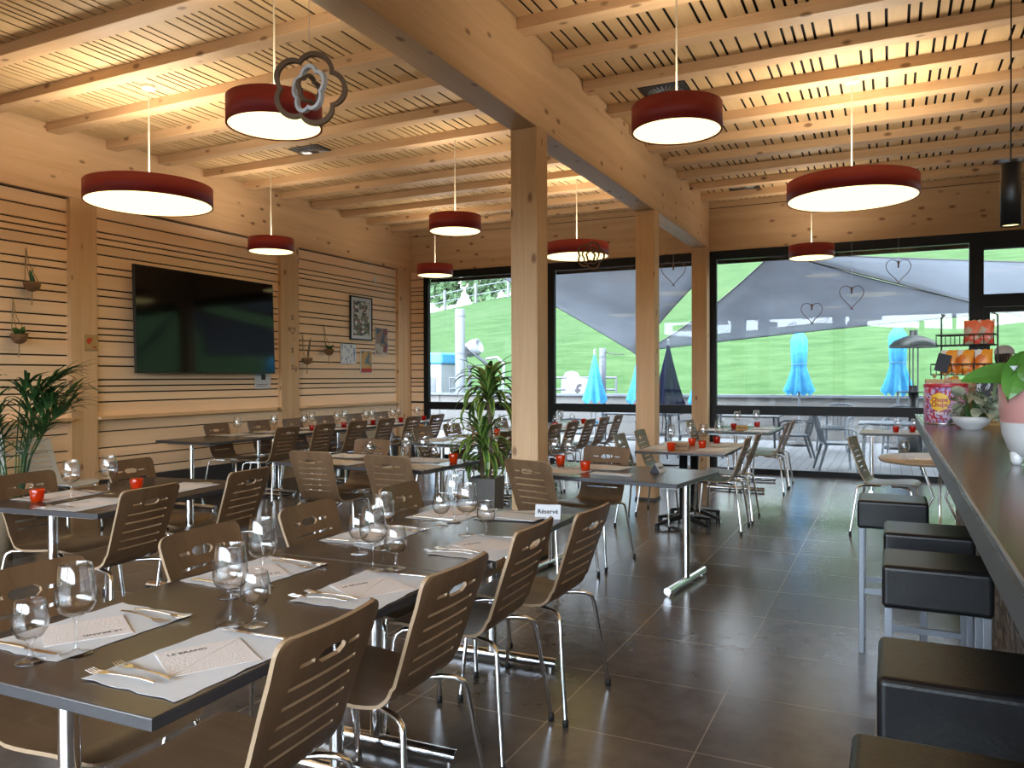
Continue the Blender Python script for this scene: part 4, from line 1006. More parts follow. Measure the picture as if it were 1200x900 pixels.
def on_cyl(r, hw, hh, zc, poly=None, wav=0, n=40):
    m = MB(); ring = []
    for i in range(n):
        a = 2 * PI * i / n; k = 1 + wav * abs(cos(4 * a))
        ring.append((hw * k * cos(a), hh * k * sin(a)))
    vs = [(r * sin(u * s / r), -r * cos(u * s / r), zc + v * s) for s in (.02, .2, .4, .6, .8, 1) for u, v in ring]
    return m.add(vs, [(j * n + i, (j + 1) * n + i, (j + 1) * n + (i + 1) % n, j * n + (i + 1) % n) for j in range(5) for i in range(n)] + [list(range(n))], 0, False)
on_cyl(.1214, .052, .050, .135, None, .12).build('flower_emblem', 'yellow', o)
def curved_text(name, body, size, mat, r, zc, off, parent):
    t = text_mesh(name, body, size, mat, parent, (0, 0, 0), (0, 0, 0), .0012)
    for v in t.data.vertices:
        x, y, z = v.co; v.co = ((r + z) * sin(x / r), -(r + z) * cos(x / r), zc + y + off)
    t.data.update()
curved_text('lettering', 'Chupa', .036, 'tinred', .1222, .135, .013, o); curved_text('lettering', 'Chups', .036, 'tinred', .1222, .135, -.017, o); curved_text('lettering', 'Mini', .028, 'white', .1222, .068, 0, o)
o = thing('small_crate', 'pale wooden crate behind the lollipop tin on the counter', 'crate', (.45, 5.78, 1.10), -.1)
MB().box(-.24, .18, -.12, -.11, 0, .27).box(-.24, .18, .11, .12, 0, .27).box(-.24, -.23, -.12, .12, 0, .27).box(.17, .18, -.12, .12, 0, .27).box(-.24, .18, -.12, .12, 0, .01).build('box', 'boxwood', o)
MB().box(-.13, -.085, -.128, -.118, .0, .26).box(.02, .065, -.128, -.118, 0, .26).build('divider', 'copper', o)
for k in range(5): MB().tube([(-.2 + .06 * k, .0, .02), (-.2 + .06 * k + .008, 0, .275 + .01 * (k % 2))], .006, 6).ball((-.2 + .06 * k + .008, 0, .29 + .01 * (k % 2)), .012, 8, 6).build('wrapped_stick', 'boxwood', o)
o = thing('chalk_card', 'small black board with white handwriting between the crate and the leaves', 'sign', (.545, 5.42, 1.10), -.3)
MB().box(-.085, .085, -.004, .004, .10, .30).build('board', 'chalk', o)
MB().box(-.09, .09, -.02, .02, 0, .012).tube([(0, 0, .01), (0, 0, .12)], .006, 6).build('stand', 'boxwood', o)
m = MB()
for k in range(3): m.tube([(-.07 + .045 * k + .012 * sin(i * 1.3), -.0055, .22 + .012 * k + .026 * sin(i * .9 + k)) for i in range(9)], .0035, 5)
m.tube([(-.07, -.0055, .16), (-.02, -.0055, .165), (.05, -.0055, .16)], .003, 5).build('handwriting', 'chalkwhite', o)
o = thing('snack_rack', 'black wire rack with two tiers of snack bags on the counter', 'rack', (.465, 6.15, 1.10), -.25)
m = MB()
for z, y0, wd in ((.30, -.13, .19), (.50, -.07, .17)):
    for h in (0, .07): m.tube([(-wd, y0, z + h), (wd, y0, z + h), (wd, y0 + .16, z + h), (-wd, y0 + .16, z + h), (-wd, y0, z + h)], .005, 6)
    for i in range(7): x = -wd + 2 * wd * i / 6; m.tube([(x, y0, z + .07), (x, y0, z), (x, y0 + .16, z), (x, y0 + .16, z + .07)], .003, 5)
for s in (-1, 1): m.tube([(s * .17, .09, .0), (s * .17, .09, .70), (s * .15, .09, .715), (s * .15, .0, .715)], .006, 6); m.tube([(s * .17, .09, .006), (s * .17, -.15, .006)], .006, 6)
m.build('wire_frame', 'iron', o)
MB().box(-.24, -.16, -.17, -.16, .28, .40, 0, ROT('Y', .25)).build('price_plate', 'chalk', o)
def bag(x, y, z, rz, tilt, mat, label, s=1.0):
    n1, n2 = 8, 10; vs = []; W, H = .062 * s, .19 * s
    for sd in (1, -1):
        for j in range(n2 + 1):
            for i in range(n1 + 1):
                u, v = i / n1 * 2 - 1, j / n2 * 2 - 1
                b = .026 * s * (max(0, 1 - abs(u) ** 2.2) * max(0, 1 - abs(v) ** 3)) ** .6
                b += .0015 * sin(17 * u + 9 * v + sd) * (1 - abs(u)) 
                vs.append((W * u * (1 - .06 * (1 - v * v)), sd * b, H / 2 * (v + 1) + .004 * sin(9 * u) * (abs(v) > .95)))
    q = (n1 + 1) * (n2 + 1); fs = []
    for j in range(n2):
        for i in range(n1): a = j * (n1 + 1) + i; fs += [(a, a + n1 + 1, a + n1 + 2, a + 1), (q + a, q + a + 1, q + a + n1 + 2, q + a + n1 + 1)]
    o = MB().add(vs, fs, 0, True).build('snack_bag', mat, None, loc=(x, y, z), rot=(tilt, 0, rz))
    tag(o, label, 'snack bag', 'snack bags on the wire rack')
def rk(x, y): return .465 + x * cos(.25) + y * sin(.25), 6.15 - x * sin(.25) + y * cos(.25)
for i, (x, y, z, mt, l) in enumerate(((-.10, -.05, .306, 'snack', 'orange snack bag at the left of the lower tier'), (.0, -.05, .306, 'snack', 'orange snack bag in the middle of the lower tier'), (.11, -.05, .306, 'snack', 'orange snack bag at the right of the lower tier'),
    (.03, .0, .506, 'snack_red', 'pale red snack bag at the left of the top tier'), (.11, .01, .506, 'snack_red', 'bright red snack bag at the right of the top tier'),
    (-.07, -.10, .155, 'snack', 'orange snack bag lying low at the left under the rack'), (.05, -.11, .155, 'snack', 'orange snack bag lying low at the right under the rack'))):
    px, pyy = rk(x, y); bag(px, pyy, 1.10 + z, -.25 + .15 * (i % 3 - 1), -.12, mt, l, .86 if i < 5 else .7)
tag(MB().box(-.16, .16, -.07, .07, 0, .15).build('snack_carton', 'boxwood', None, loc=(.45, 6.06, 1.10), rot=(0, 0, -.25), bevel=.003), 'low yellow carton holding the lower snack bags on the counter', 'box')
o = thing('bowl_plant', 'silvery leaved plant in a low white bowl on the counter', 'plant', (.40, 4.96, 1.10))
MB().lathe([(0, .0), (.05, 0), (.052, .006), (.085, .03), (.1, .068), (.096, .07), (.08, .034), (0, .02)], 36).build('bowl', 'porcelain', o)
rr = random.Random(3)
stm = MB()
for k in range(64):
    az = rr.uniform(-PI, PI); rad = rr.uniform(.01, .13); p = Vector((.045 + rad * cos(az), rad * sin(az) * .7, rr.uniform(.08, .235) - rad * .30))
    stm.tube([(0, 0, .05), p * .5 + Vector((0, 0, .05)), p], .003, 5)
    lf = MB(); blade(lf, p, az + rr.uniform(-.6, .6), rr.uniform(-.6, .6), rr.uniform(.06, .085), .026, .6, 0, 6, None, .2, rr.uniform(-1.3, 1.3)); lf.build('leaf', 'sage', o)
stm.build('stem', 'leaf', o)
o = thing('pot_plant', 'broad leaved plant in a footed pink and white pot at the right edge', 'plant', (.455, 3.05, 1.10))
MB().lathe([(.0, .03), (.085, .03), (.105, .05), (.122, .10), (.131, .175), (.133, .262), (.126, .264), (.12, .24), (0, .235)], 44).build('pot', ['pink'], o)
MB().lathe([(.0, .0295), (.0855, .0295), (.1056, .05), (.1226, .10), (.1270, .138)], 44).build('white_glaze', 'porcelain', o)
for k in range(3): a = 3.4 + k * 2.09; MB().lathe([(0, 0), (.012, 0), (.018, .012), (.02, .04), (0, .045)], 16).build('pot_foot', 'porcelain', o, loc=(.085 * cos(a), .085 * sin(a), 0))
MB().disc(.12, .24, 24).build('soil', 'soil', o)
rr = random.Random(23); stm = MB()
for k, (az, el, L, W, p) in enumerate(((3.35, .0, .235, .040, (-.02, -.02, .30)), (2.9, .95, .18, .042, (.01, .0, .225)), (1.5, .7, .20, .05, (.05, .05, .36)), (3.9, -.35, .20, .05, (-.02, -.03, .35)), (4.6, .1, .22, .05, (0, -.05, .38)),
     (5.5, .3, .24, .055, (.03, -.03, .42)), (.3, .4, .26, .055, (.03, 0, .42)), (1.2, .5, .22, .05, (.02, .04, .40)), (3.6, -.7, .15, .04, (-.06, -.05, .33)), (2.7, -.5, .15, .04, (-.06, .03, .33)), (4.2, -.9, .16, .042, (-.05, -.07, .36)))):
    stm.tube([(0, 0, .23), (p[0] * .5, p[1] * .5, p[2] * .75), p], .005, 6)
    lf = MB(); blade(lf, p, az, el, L, W, .2 if k == 0 else .75, 0, 9, None, .22, -.95 if k < 5 else .5 * (k % 3 - 1)); lf.build('leaf', 'bright_leaf', o)
stm.build('stem', 'bright_leaf', o)
MB().lathe([(0, 0), (.004, .002), (.011, .018), (.013, .022), (0, .012)], 12).build('bud', 'paper', o, loc=(-.10, -.09, .30))
# ------------------------------------------------------------------ terrace, meadow and what stands outside
struct('deck', bx(-14, 12, YW + .2, 18.3, -.10, -.03), 'deck')
struct('deck_threshold', bx(XW - .2, XR, YW + .1, YW + .22, -.08, -.01), 'greymetal')
m = MB()
for k in range(18): m.box(-14 + 1.45 * k, -14 + 1.45 * k + .1, 18.28, 18.36, -.2, .99)
m.box(-14, 12, 18.30, 18.36, -.05, .93)
struct('terrace_wall', m, 'fenceboard'); struct('trim_terrace_cap', bx(-14, 12, 18.2, 18.5, .93, .985), 'greymetal')
nx, ny = 90, 60; vs = []; rr = random.Random(2)
def hill_z(x, y):
    t = max(0, y - 20)
    return -.35 + t * (.205 + .0026 * (x + 30)) + .25 * sin(x * .11 + y * .07) * min(1, t / 12) + .12 * sin(x * .31 - y * .23) * min(1, t / 12)
def ridge_y(x): return 62 + max(0, x + 25) * 1.6
for j in range(ny + 1):
    for i in range(nx + 1):
        x = -95 + 170 * i / nx; y = 18.5 + (ridge_y(x) - 18.5) * (j / ny) ** 1.5
        vs.append((x, y, hill_z(x, y)))
fs = [(j * (nx + 1) + i, j * (nx + 1) + i + 1, (j + 1) * (nx + 1) + i + 1, (j + 1) * (nx + 1) + i) for j in range(ny) for i in range(nx)]
struct('hill', MB().add(vs, fs, 0, True), 'grass')
struct('ground', bx(-120, 120, 12.2, 19.5, -.6, -.4), 'grass')
# fence and bushes on the ridge
o = thing('ridge_fence', 'pale post and rail fence along the top of the meadow', 'fence', (0, 0, 0))
xs = [-60 + 3.1 * k for k in range(12)]
P = [(x, ridge_y(x) - 2.5, hill_z(x, ridge_y(x) - 2.5)) for x in xs]
for p in P: MB().box(-.09, .09, -.09, .09, 0, 1.7).build('post', 'greymetal', o, loc=p)
for h in (.7, 1.4): MB().tube([(p[0], p[1], p[2] + h) for p in P], .05, 6).build('rail', 'greymetal', o)
for k in range(9):
    x = -60 + 4.1 * k; y = ridge_y(x) + 3 + rr.uniform(-1, 2); z = hill_z(x, y)
    o = thing('ridge_tree', 'dark round tree, %s along the top of the meadow behind the fence' % (ORD + ['ninth'])[k], 'tree', (x, y, z), 0, 'trees beyond the meadow fence')
    m = MB(); H = rr.uniform(3.2, 5.0)
    for q in range(420):
        a, b, r = rr.uniform(0, 6.28), rr.uniform(-1.3, 1.5), rr.uniform(.5, 1) * 1.75
        c = Vector((r * cos(a) * cos(b), r * sin(a) * cos(b), H * .45 + r * sin(b) * 1.1)); sz = rr.uniform(.3, .6)
        n = Vector((rr.uniform(-1, 1), rr.uniform(-1, 1), rr.uniform(-.3, 1))).normalized(); u = n.orthogonal().normalized(); v = n.cross(u)
        m.add([c + u * sz, c + v * sz * .6, c - u * sz, c - v * sz * .6], [(0, 1, 2, 3)], 0, False)
    m.build('crown', 'bush', o); MB().tube([(0, 0, -.3), (.05, 0, H * .5)], [.2, .1], 8).build('trunk', 'bark', o)
def steel_pole(x, y, r, z1, label, n=''):
    o = thing('steel_pole', label, 'pole', (x, y, -.05), 0)
    MB().lathe([(r, 0), (r, z1), (r * .9, z1 + .02), (0, z1 + .02)], 24).build('tube', 'greymetal', o)
    MB().lathe([(r * 1.06, z1 - .20), (r * 1.06, z1 - .16)], 24).lathe([(r * 1.06, z1 * .62), (r * 1.06, z1 * .62 + .05)], 24).build('band', 'greymetal', o)
    return o
pl = steel_pole(-5.90, 17.0, .075, 2.08, 'grey steel pole beside the blue parasol, roped to the shade sail')
MB().tube([(.07, 0, 2.02), (.25, -.1, 1.96), (.58, -.2, 1.94)], .012, 6).build('rope', 'iron', pl)
steel_pole(-11.32, 20.0, .145, 3.42, 'tall pale steel pole in the meadow seen through the leftmost window')
def sail(name, label, pts, mat, sag, edge=.10):
    a, b, c = [Vector(p) for p in pts]; n = 16; vs = []; idx = {}
    nor = (b - a).cross(c - a).normalized(); cen = (a + b + c) / 3
    if nor.z < 0: nor = -nor
    for i in range(n + 1):
        for j in range(n + 1 - i):
            u, v = i / n, j / n; w = 1 - u - v
            p = a * w + b * u + c * v
            pull = (u * v * (1 - w) ** 2 + v * w * (1 - u) ** 2 + u * w * (1 - v) ** 2) * 4 * edge
            mn = min(u, v, w); p = p.lerp(cen, max(0, pull * (1 - 3 * mn)))
            p = p - nor * sag * 27 * u * v * w
            idx[(i, j)] = len(vs); vs.append(p)
    fs = []
    for i in range(n):
        for j in range(n - i):
            fs.append((idx[(i, j)], idx[(i + 1, j)], idx[(i, j + 1)]))
            if j < n - i - 1: fs.append((idx[(i + 1, j)], idx[(i + 1, j + 1)], idx[(i, j + 1)]))
    o = thing(name, label, 'shade sail', a, 0, 'grey shade sails over the terrace')
    s = MB().add([p - a for p in vs], fs, 0, True).build('cloth', mat, o)
    sm = s.modifiers.new('thickness', 'SOLIDIFY'); sm.thickness = .006
    m = MB(); e = [[idx[(i, 0)] for i in range(n + 1)], [idx[(n - j, j)] for j in range(n + 1)], [idx[(0, n - j)] for j in range(n + 1)]]
    for q in e: m.tube([vs[k] - a for k in q], .012, 6)
    m.build('edge_cord', 'iron', o)
    for p in (a, b, c): MB().lathe([(.02, -.03), (.035, 0), (.02, .03)], 12).build('corner_ring', 'greymetal', o, loc=p - a)
sail('shade_sail', 'left grey shade sail reaching down to the steel pole', [(-6.95, 12.3, 3.58), (-2.25, 12.3, 3.30), (-5.08, 16.9, 1.90)], 'sail', .04, .06)
sail('shade_sail', 'dark grey shade sail hanging across the big window', [(-1.55, 12.3, 3.27), (-4.70, 16.4, 1.96), (2.1, 16.6, 2.55)], 'sail', .06, .08)
sail('shade_sail', 'pale shade sail rising to the right above the dark one', [(-1.50, 12.3, 3.23), (3.96, 14.5, 1.55), (4.77, 17.5, 3.30)], 'sail_light', .05, .05)
def parasol(x, y, z0, z1, r, label, mat, waist=False, base=-.03):
    o = thing('parasol', label, 'parasol', (x, y, 0), 0, 'folded parasols on the terrace')
    n = 40; rows = 16; vs = []; rr = random.Random(int(x * 100))
    for j in range(rows + 1):
        t = j / rows
        for i in range(n):
            a = 2 * PI * i / n; R = r * (.04 + .96 * (1 - t)) 
            if waist: R = r * (.55 + .12 * abs(t - .45) * 2) if t > .45 else r * (.50 + .55 * (1 - t / .45) ** 1.3)
            if waist and t > .85: R *= (1 - t) / .15 * .9 + .1
            R *= 1 + .20 * cos(8 * a + .6 * sin(3 * t)) * (1 - .75 * t)
            vs.append((R * cos(a), R * sin(a), z0 + (z1 - z0) * t + (.06 * (1 - t) ** 3) * cos(8 * a)))
    fs = [(j * n + i, j * n + (i + 1) % n, (j + 1) * n + (i + 1) % n, (j + 1) * n + i) for j in range(rows) for i in range(n)]
    MB().add(vs, fs, 0, True).build('cloth', mat, o)
    MB().tube([(0, 0, base), (0, 0, z1 + .05)], .022, 10).build('pole', 'snowwhite', o)
    MB().ball((0, 0, z1 + .05), .03, 10, 8).build('finial', 'snowwhite', o)
    if waist: MB().lathe([(r * .62, z0 + (z1 - z0) * .44), (r * .64, z0 + (z1 - z0) * .45), (r * .62, z0 + (z1 - z0) * .46)], 30).build('strap', 'bluepaint', o)
    MB().lathe([(0, base), (.26, base), (.26, base + .05), (.05, base + .09), (0, base + .09)], 28).build('foot', 'iron', o)
parasol(-5.95, 16.6, .84, 1.94, .25, 'folded bright blue parasol in front of the steel pole', 'blue')
parasol(-5.12, 17.2, .82, 1.9, .25, 'folded blue parasol mostly hidden behind the second wooden post', 'blue')
parasol(-3.62, 16.8, .80, 1.9, .25, 'folded blue parasol mostly hidden behind the last wooden post', 'blue')
parasol(-3.95, 15.3, .78, 2.06, .29, 'folded navy parasol between the second and last wooden posts', 'navy')
parasol(-1.69, 17.1, 1.05, 2.36, .25, 'folded light blue parasol tied at the waist in the middle of the big window', 'blue', True)
parasol(.13, 17.1, 1.05, 2.40, .25, 'folded light blue parasol behind the patio heater', 'blue', True)
o = thing('patio_heater', 'black domed patio heater on the terrace behind the lollipop tin', 'heater', (.335, 14.2, -.01))
R_ = .36
MB().lathe([(R_, 1.86), (R_ * .98, 1.90), (R_ * .8, 1.97), (R_ * .45, 2.03), (.06, 2.06), (.06, 2.14), (0, 2.14)], 40).lathe([(R_, 1.86), (R_ * .7, 1.90), (.06, 1.92)], 40).build('dome', 'iron', o)
for k in range(3): a = k * 2.1 + .4; MB().tube([(.07 * cos(a), .07 * sin(a), 1.22), (.07 * cos(a), .07 * sin(a), 1.95)], .010, 8).build('rod', 'greymetal', o)
MB().lathe([(0, .55), (.075, .55), (.075, 1.25), (0, 1.25)], 24).build('burner_column', 'iron', o)
MB().lathe([(0, 1.14), (.25, 1.14), (.25, 1.155), (0, 1.155)], 36).build('shelf_disc', 'iron', o)
MB().lathe([(0, 0), (.22, 0), (.22, .5), (.1, .56), (0, .56)], 28).build('gas_housing', 'iron', o)
def garden_chair_make(mat):
    def f():
        o = thing('garden_chair', '', 'garden chair')
        MB().prism([(-.23, -.02), (.23, -.02), (.26, .40), (.22, .46), (-.22, .46), (-.26, .40)], .40, .43).build('seat', mat, o, bevel=.006)
        m = MB()
        for k in range(6): x = -.17 + .068 * k; m.add([], []); m.tube([(x, .0, .42), (x * 1.08, -.05, .62), (x * 1.12, -.11, .86)], .018, 8, 0, True, None, .45)
        m.tube([(-.235, -.0, .42), (-.245, -.06, .64), (-.22, -.125, .86), (-.12, -.145, .885), (.12, -.145, .885), (.22, -.125, .86), (.245, -.06, .64), (.235, 0, .42)], .020, 10)
        m.build('backrest', mat, o)
        for s in (-1, 1):
            MB().tube([(s * .245, -.06, .64), (s * .28, .10, .655), (s * .28, .36, .64), (s * .265, .42, .60), (s * .26, .42, .44)], .020, 10, 0, True, None, .8).build('armrest', mat, o)
            MB().tube([(s * .245, .40, .42), (s * .275, .44, 0)], [.026, .018], 10).build('leg', mat, o)
            MB().tube([(s * .235, .02, .42), (s * .265, -.10, 0)], [.026, .018], 10).build('leg', mat, o)
        return o
    return f
GC, DC = Proto(garden_chair_make('grey_plastic')), Proto(garden_chair_make('dark_plastic'))
for p, x, y, rz, l in ((GC, -.92, 12.75, -1.35, 'grey plastic armchair nearest the big window'), (DC, -1.28, 14.3, 1.8, 'dark plastic armchair by the terrace table beyond the window table'),
                       (DC, -2.9, 13.9, 2.6, 'dark plastic armchair behind the window table'), (DC, -3.75, 13.4, .3, 'dark plastic armchair seen low between the last two wooden posts'), (GC, -5.3, 13.2, -1.2, 'grey plastic armchair low behind the second window'),
                       (GC, 1.35, 13.2, 1.75, 'grey plastic armchair behind the round table'), (GC, .2, 15.6, 3.0, 'grey plastic armchair farther out near the patio heater'), (GC, -.9, 16.4, 2.9, 'grey plastic armchair against the terrace wall')):
    p.put((x, y, -.03), rz, l, 'terrace armchairs')
def garden_table(x, y, L, W, label):
    o = thing('garden_table', label, 'table', (x, y, -.03), 0, 'terrace tables')
    MB().box(-L / 2, L / 2, -W / 2, W / 2, .70, .73).build('tabletop', 'greymetal', o, bevel=.01)
    for sx in (-1, 1):
        for sy in (-1, 1): MB().tube([(sx * (L / 2 - .08), sy * (W / 2 - .08), .70), (sx * (L / 2 - .05), sy * (W / 2 - .05), 0)], .02, 10).build('leg', 'dark_plastic', o)
garden_table(.02, 13.05, .9, .8, 'grey terrace table beside the armchair at the big window')
garden_table(-2.45, 14.6, 1.4, .8, 'grey terrace table beyond the window table')
garden_table(-4.3, 14.7, 1.4, .8, 'grey terrace table between the second and last wooden posts')
# machines, boards and rails at the foot of the meadow
o = thing('snow_cannon', 'white snow cannon with a bent hose beside the tall steel pole', 'machine', (-11.5, 20.9, 0), .3)
MB().lathe([(.34, -.35), (.42, .05), (.36, .35), (.30, .38), (.27, .2), (0, .1)], 28, 0, TR(.12, 0, 2.28) @ ROT('Y', 1.2) @ ROT('X', .3) @ Matrix.Scale(.62, 4)).build('drum', 'snowwhite', o)
m = MB().tube([(-.25, -.2, 2.45), (.55, -.2, 1.78), (-.1, -.2, 1.72), (-.25, -.2, 2.45)], .035, 8).tube([(-.25, .2, 2.45), (.55, .2, 1.78), (-.1, .2, 1.72), (-.25, .2, 2.45)], .035, 8).tube([(0, 0, 1.75), (0, 0, -.4)], .06, 10); m.build('carrier', 'greymetal', o)
MB().tube([(.5, 0, 1.95), (.85, 0, 2.0), (1.05, 0, 1.8), (1.02, 0, 1.2), (.95, 0, -.3)], .045, 10).build('hose', 'snowwhite', o)
MB().box(-.16, -.02, -.26, -.24, 2.0, 2.3).build('opening', 'iron', o)
o = thing('ticket_booth', 'small white booth with a blue roof in the leftmost window', 'booth', (-12.75, 21.0, -.4))
MB().box(-.75, .55, -.6, .6, 0, 2.2).build('body', 'snowwhite', o, bevel=.03)
MB().box(-.8, .6, -.65, .65, 2.2, 2.55).build('roof', 'bluepaint', o, bevel=.06)
MB().box(-.55, .35, -.62, -.6, .7, 1.8).build('window', 'greymetal', o)
o = thing('snow_machine', 'white wheeled machine under a cover behind the metal rail', 'machine', (-9.4, 24.0, 0))
MB().lathe([(.30, .3), (.36, .6), (.34, 1.3), (.2, 1.55), (0, 1.6)], 10, 0, ROT('Z', .3)).build('cover', 'snowwhite', o)
MB().tube([(-.25, 0, 0), (-.25, 0, .5)], .05, 8).tube([(.25, 0, 0), (.25, 0, .5)], .05, 8).build('leg', 'greymetal', o)
o = thing('board_sign', 'white board with a dark curled sign on it, leaning at the metal rail', 'sign', (-7.62, 20.0, .55), .12)
MB().box(-.42, .36, -.02, .02, 0, .82, 0, ROT('Y', .1)).build('panel', 'snowwhite', o)
text_mesh('lettering', 'f', .6, 'ink', o, (-.03, -.03, .42), (R90, 0, 0), .01)
MB().box(-.4, -.36, .0, .04, -.9, 0).box(.3, .34, 0, .04, -.9, 0).build('post', 'greymetal', o)
o = thing('metal_rail', 'grey metal guard rail at the foot of the meadow', 'rail', (0, 20.4, 0))
for z in (1.38, 1.05): MB().tube([(-11.9, 0, z), (-6.7, 0, z)], .03, 8).build('bar', 'greymetal', o)
for k in range(5): MB().tube([(-11.9 + 1.3 * k, 0, -.4), (-11.9 + 1.3 * k, 0, 1.4)], .03, 8).build('post', 'greymetal', o)

# ------------------------------------------------------------------ the guest in a cap behind the bar end
def person(x, y, rz, label):
    me = bpy.data.meshes.new('body')
    V = [(0, 0, .92), (0, .0, 1.10), (0, -.01, 1.28), (0, -.01, 1.40), (0, .0, 1.47), (0, .015, 1.53), (0, .02, 1.60), (0, .015, 1.66)]
    E = [(i, i + 1) for i in range(7)]; Rr = [(.15, .105), (.145, .10), (.16, .105), (.12, .085), (.056, .056), (.062, .07), (.075, .092), (.062, .075)]
    for s in (-1, 1):
        b = len(V); V += [(s * .17, -.01, 1.385), (s * .235, -.02, 1.12), (s * .225, .10, .90), (s * .22, .15, .83)]; E += [(3, b), (b, b + 1), (b + 1, b + 2), (b + 2, b + 3)]; Rr += [(.062, .058), (.048, .046), (.034, .034), (.026, .036)]
        hb = len(V)
        for k, (dx, L) in enumerate(((-.024, .075), (-.008, .085), (.008, .08), (.024, .065))): V += [(s * (.22 + dx), .175, .79), (s * (.22 + dx), .185, .79 - L * .7)]; E += [(b + 3, hb + 2 * k), (hb + 2 * k, hb + 2 * k + 1)]; Rr += [(.010, .010), (.008, .008)]
        t = len(V); V += [(s * .18, .185, .81), (s * .172, .205, .775)]; E += [(b + 3, t), (t, t + 1)]; Rr += [(.012, .012), (.010, .010)]
        l = len(V); V += [(s * .095, 0, .82), (s * .105, .01, .48), (s * .11, -.02, .09), (s * .115, .10, .035)]; E += [(0, l), (l, l + 1), (l + 1, l + 2), (l + 2, l + 3)]; Rr += [(.095, .095), (.062, .065), (.045, .048), (.042, .035)]
    me.from_pydata(V, E, []); o = bpy.data.objects.new('body', me); C.objects.link(o)
    sk = o.modifiers.new('skin', 'SKIN'); sk.use_smooth_shade = True
    for d, r in zip(me.skin_vertices[0].data, Rr): d.radius = r
    me.skin_vertices[0].data[0].use_root = True
    sb = o.modifiers.new('sub', 'SUBSURF'); sb.levels = 2; sb.render_levels = 2
    bpy.context.view_layer.update()
    m2 = bpy.data.meshes.new_from_object(o.evaluated_get(bpy.context.evaluated_depsgraph_get())); bpy.data.objects.remove(o)
    # face relief on the same continuous surface
    for v in m2.vertices:
        p = v.co
        if p.z > 1.5 and p.y > .06:
            g = lambda cx, cz, r: math.exp(-(((p.x - cx) / r) ** 2 + ((p.z - cz) / r) ** 2))
            p.y += .022 * g(0, 1.585, .016) + .008 * g(0, 1.545, .02) + .01 * g(0, 1.50, .02) - .008 * (g(.03, 1.61, .013) + g(-.03, 1.61, .013))
    for n in ('skin', 'shirt', 'trousers'): m2.materials.append(M[n])
    for q in m2.polygons:
        z = q.center.z; q.use_smooth = True; ax = abs(q.center.x)
        q.material_index = 0 if (z > 1.455 or (ax > .19 and z < 1.0)) else (1 if z > .93 else 2)
    root = thing('person', label, 'person', (x, y, 0), rz)
    bo = bpy.data.objects.new('body', m2); C.objects.link(bo); bo.parent = root
    e = MB()
    for s in (-1, 1): e.ball((s * .03, .098, 1.612), .011, 10, 8)
    e.build('eye', 'white', root)
    m = MB()
    for s in (-1, 1): m.ball((s * .079, .01, 1.59), .026, 10, 8, 0, None, (.4, .7, 1.1))
    m.build('ear', 'skin', root)
    vs = []; n1, n2 = 20, 7
    for j in range(n2 + 1):
        for i in range(n1): a = 2 * PI * i / n1; b = j / n2 * PI / 2; vs.append((.086 * cos(a) * cos(b) ** .7, .012 + .104 * sin(a) * cos(b) ** .7, 1.635 + .098 * sin(b)))
    fs = [(j * n1 + i, j * n1 + (i + 1) % n1, (j + 1) * n1 + (i + 1) % n1, (j + 1) * n1 + i) for j in range(n2) for i in range(n1)]
    cp = MB().add(vs, fs, 0, True).build('cap', 'cap_cloth', root)
    MB().prism([(.075 * cos(a), .09 + .095 * sin(a)) for a in [PI * k / 12 for k in range(13)]], 1.632, 1.640).build('brim', 'cap_cloth', cp, bevel=.003)
    hm = MB()
    for i in range(13): a = PI + PI * i / 12; hm.tube([(.076 * cos(a), .02 + .088 * sin(a), 1.64), (.080 * cos(a), .015 + .085 * sin(a), 1.58), (.066 * cos(a), .005 + .07 * sin(a), 1.53)], [.016, .014, .006], 6)
    hm.build('hair', 'hair', root)
person(1.13, 10.25, -1.25, 'person in a pale peaked cap standing behind the bar end near the door')

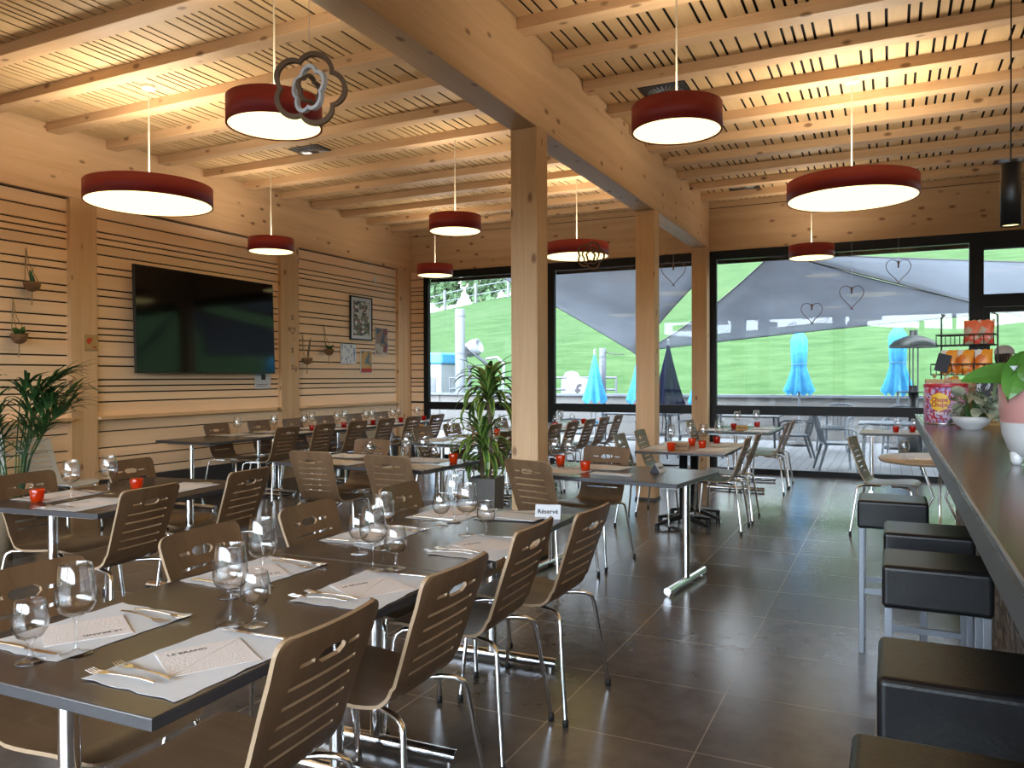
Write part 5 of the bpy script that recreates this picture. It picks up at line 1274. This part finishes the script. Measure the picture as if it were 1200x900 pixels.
# ------------------------------------------------------------------ light: overcast sky outside, the lit drum lamps inside
w = bpy.data.worlds.new('sky'); sc.world = w; w.use_nodes = True; nt = w.node_tree; nt.nodes.clear()
ob = N(nt, 'ShaderNodeOutputWorld'); bg = N(nt, 'ShaderNodeBackground', i_Strength=SKY); nt.links.new(bg.outputs[0], ob.inputs[0])
tc = N(nt, 'ShaderNodeTexCoord'); sx = N(nt, 'ShaderNodeSeparateXYZ'); nt.links.new(tc.outputs['Generated'], sx.inputs[0])
nz = N(nt, 'ShaderNodeTexNoise', i_Scale=2.2, i_Detail=5.0); nt.links.new(tc.outputs['Generated'], nz.inputs['Vector'])
cr = N(nt, 'ShaderNodeValToRGB'); nt.links.new(nz.outputs[0], cr.inputs[0])
cr.color_ramp.elements[0].position = .35; cr.color_ramp.elements[0].color = (.62, .76, .98, 1); cr.color_ramp.elements[1].position = .65; cr.color_ramp.elements[1].color = (.90, .95, 1.0, 1)
mr = N(nt, 'ShaderNodeMapRange', i_1=-0.9, i_2=0.5, i_3=SKYB, i_4=1.0); nt.links.new(sx.outputs[1], mr.inputs[0])
ml = N(nt, 'ShaderNodeMath', operation='MULTIPLY'); nt.links.new(mr.outputs[0], ml.inputs[0]); ml.inputs[1].default_value = SKY; nt.links.new(ml.outputs[0], bg.inputs[1])
nt.links.new(cr.outputs[0], bg.inputs[0])
for n, (x0, x1, y, z0, z1, rx) in enumerate(((XW + .3, XR - .1, YW + .25, .1, 3.05, -R90), (-7.3, 4.9, YB - .15, .1, 3.3, R90))):
    l = bpy.data.lights.new('daylight_portal', 'AREA'); l.shape = 'RECTANGLE'; l.size = x1 - x0; l.size_y = z1 - z0; l.cycles.is_portal = True
    lo = bpy.data.objects.new('daylight_portal', l); C.objects.link(lo); lo.location = ((x0 + x1) / 2, y, (z0 + z1) / 2); lo.rotation_euler = (rx, 0, 0)
vs_ = sc.view_settings; vs_.view_transform = 'Standard'; vs_.look = 'None'; vs_.gamma = 1.0; vs_.use_curve_mapping = False; vs_.exposure = EXPO
cy = sc.cycles; cy.max_bounces = 12; cy.diffuse_bounces = 5; cy.glossy_bounces = 5; cy.transparent_max_bounces = 24; cy.transmission_bounces = 6
cy.sample_clamp_indirect = 6.0; cy.caustics_reflective = False; cy.caustics_refractive = False; cy.use_denoising = True
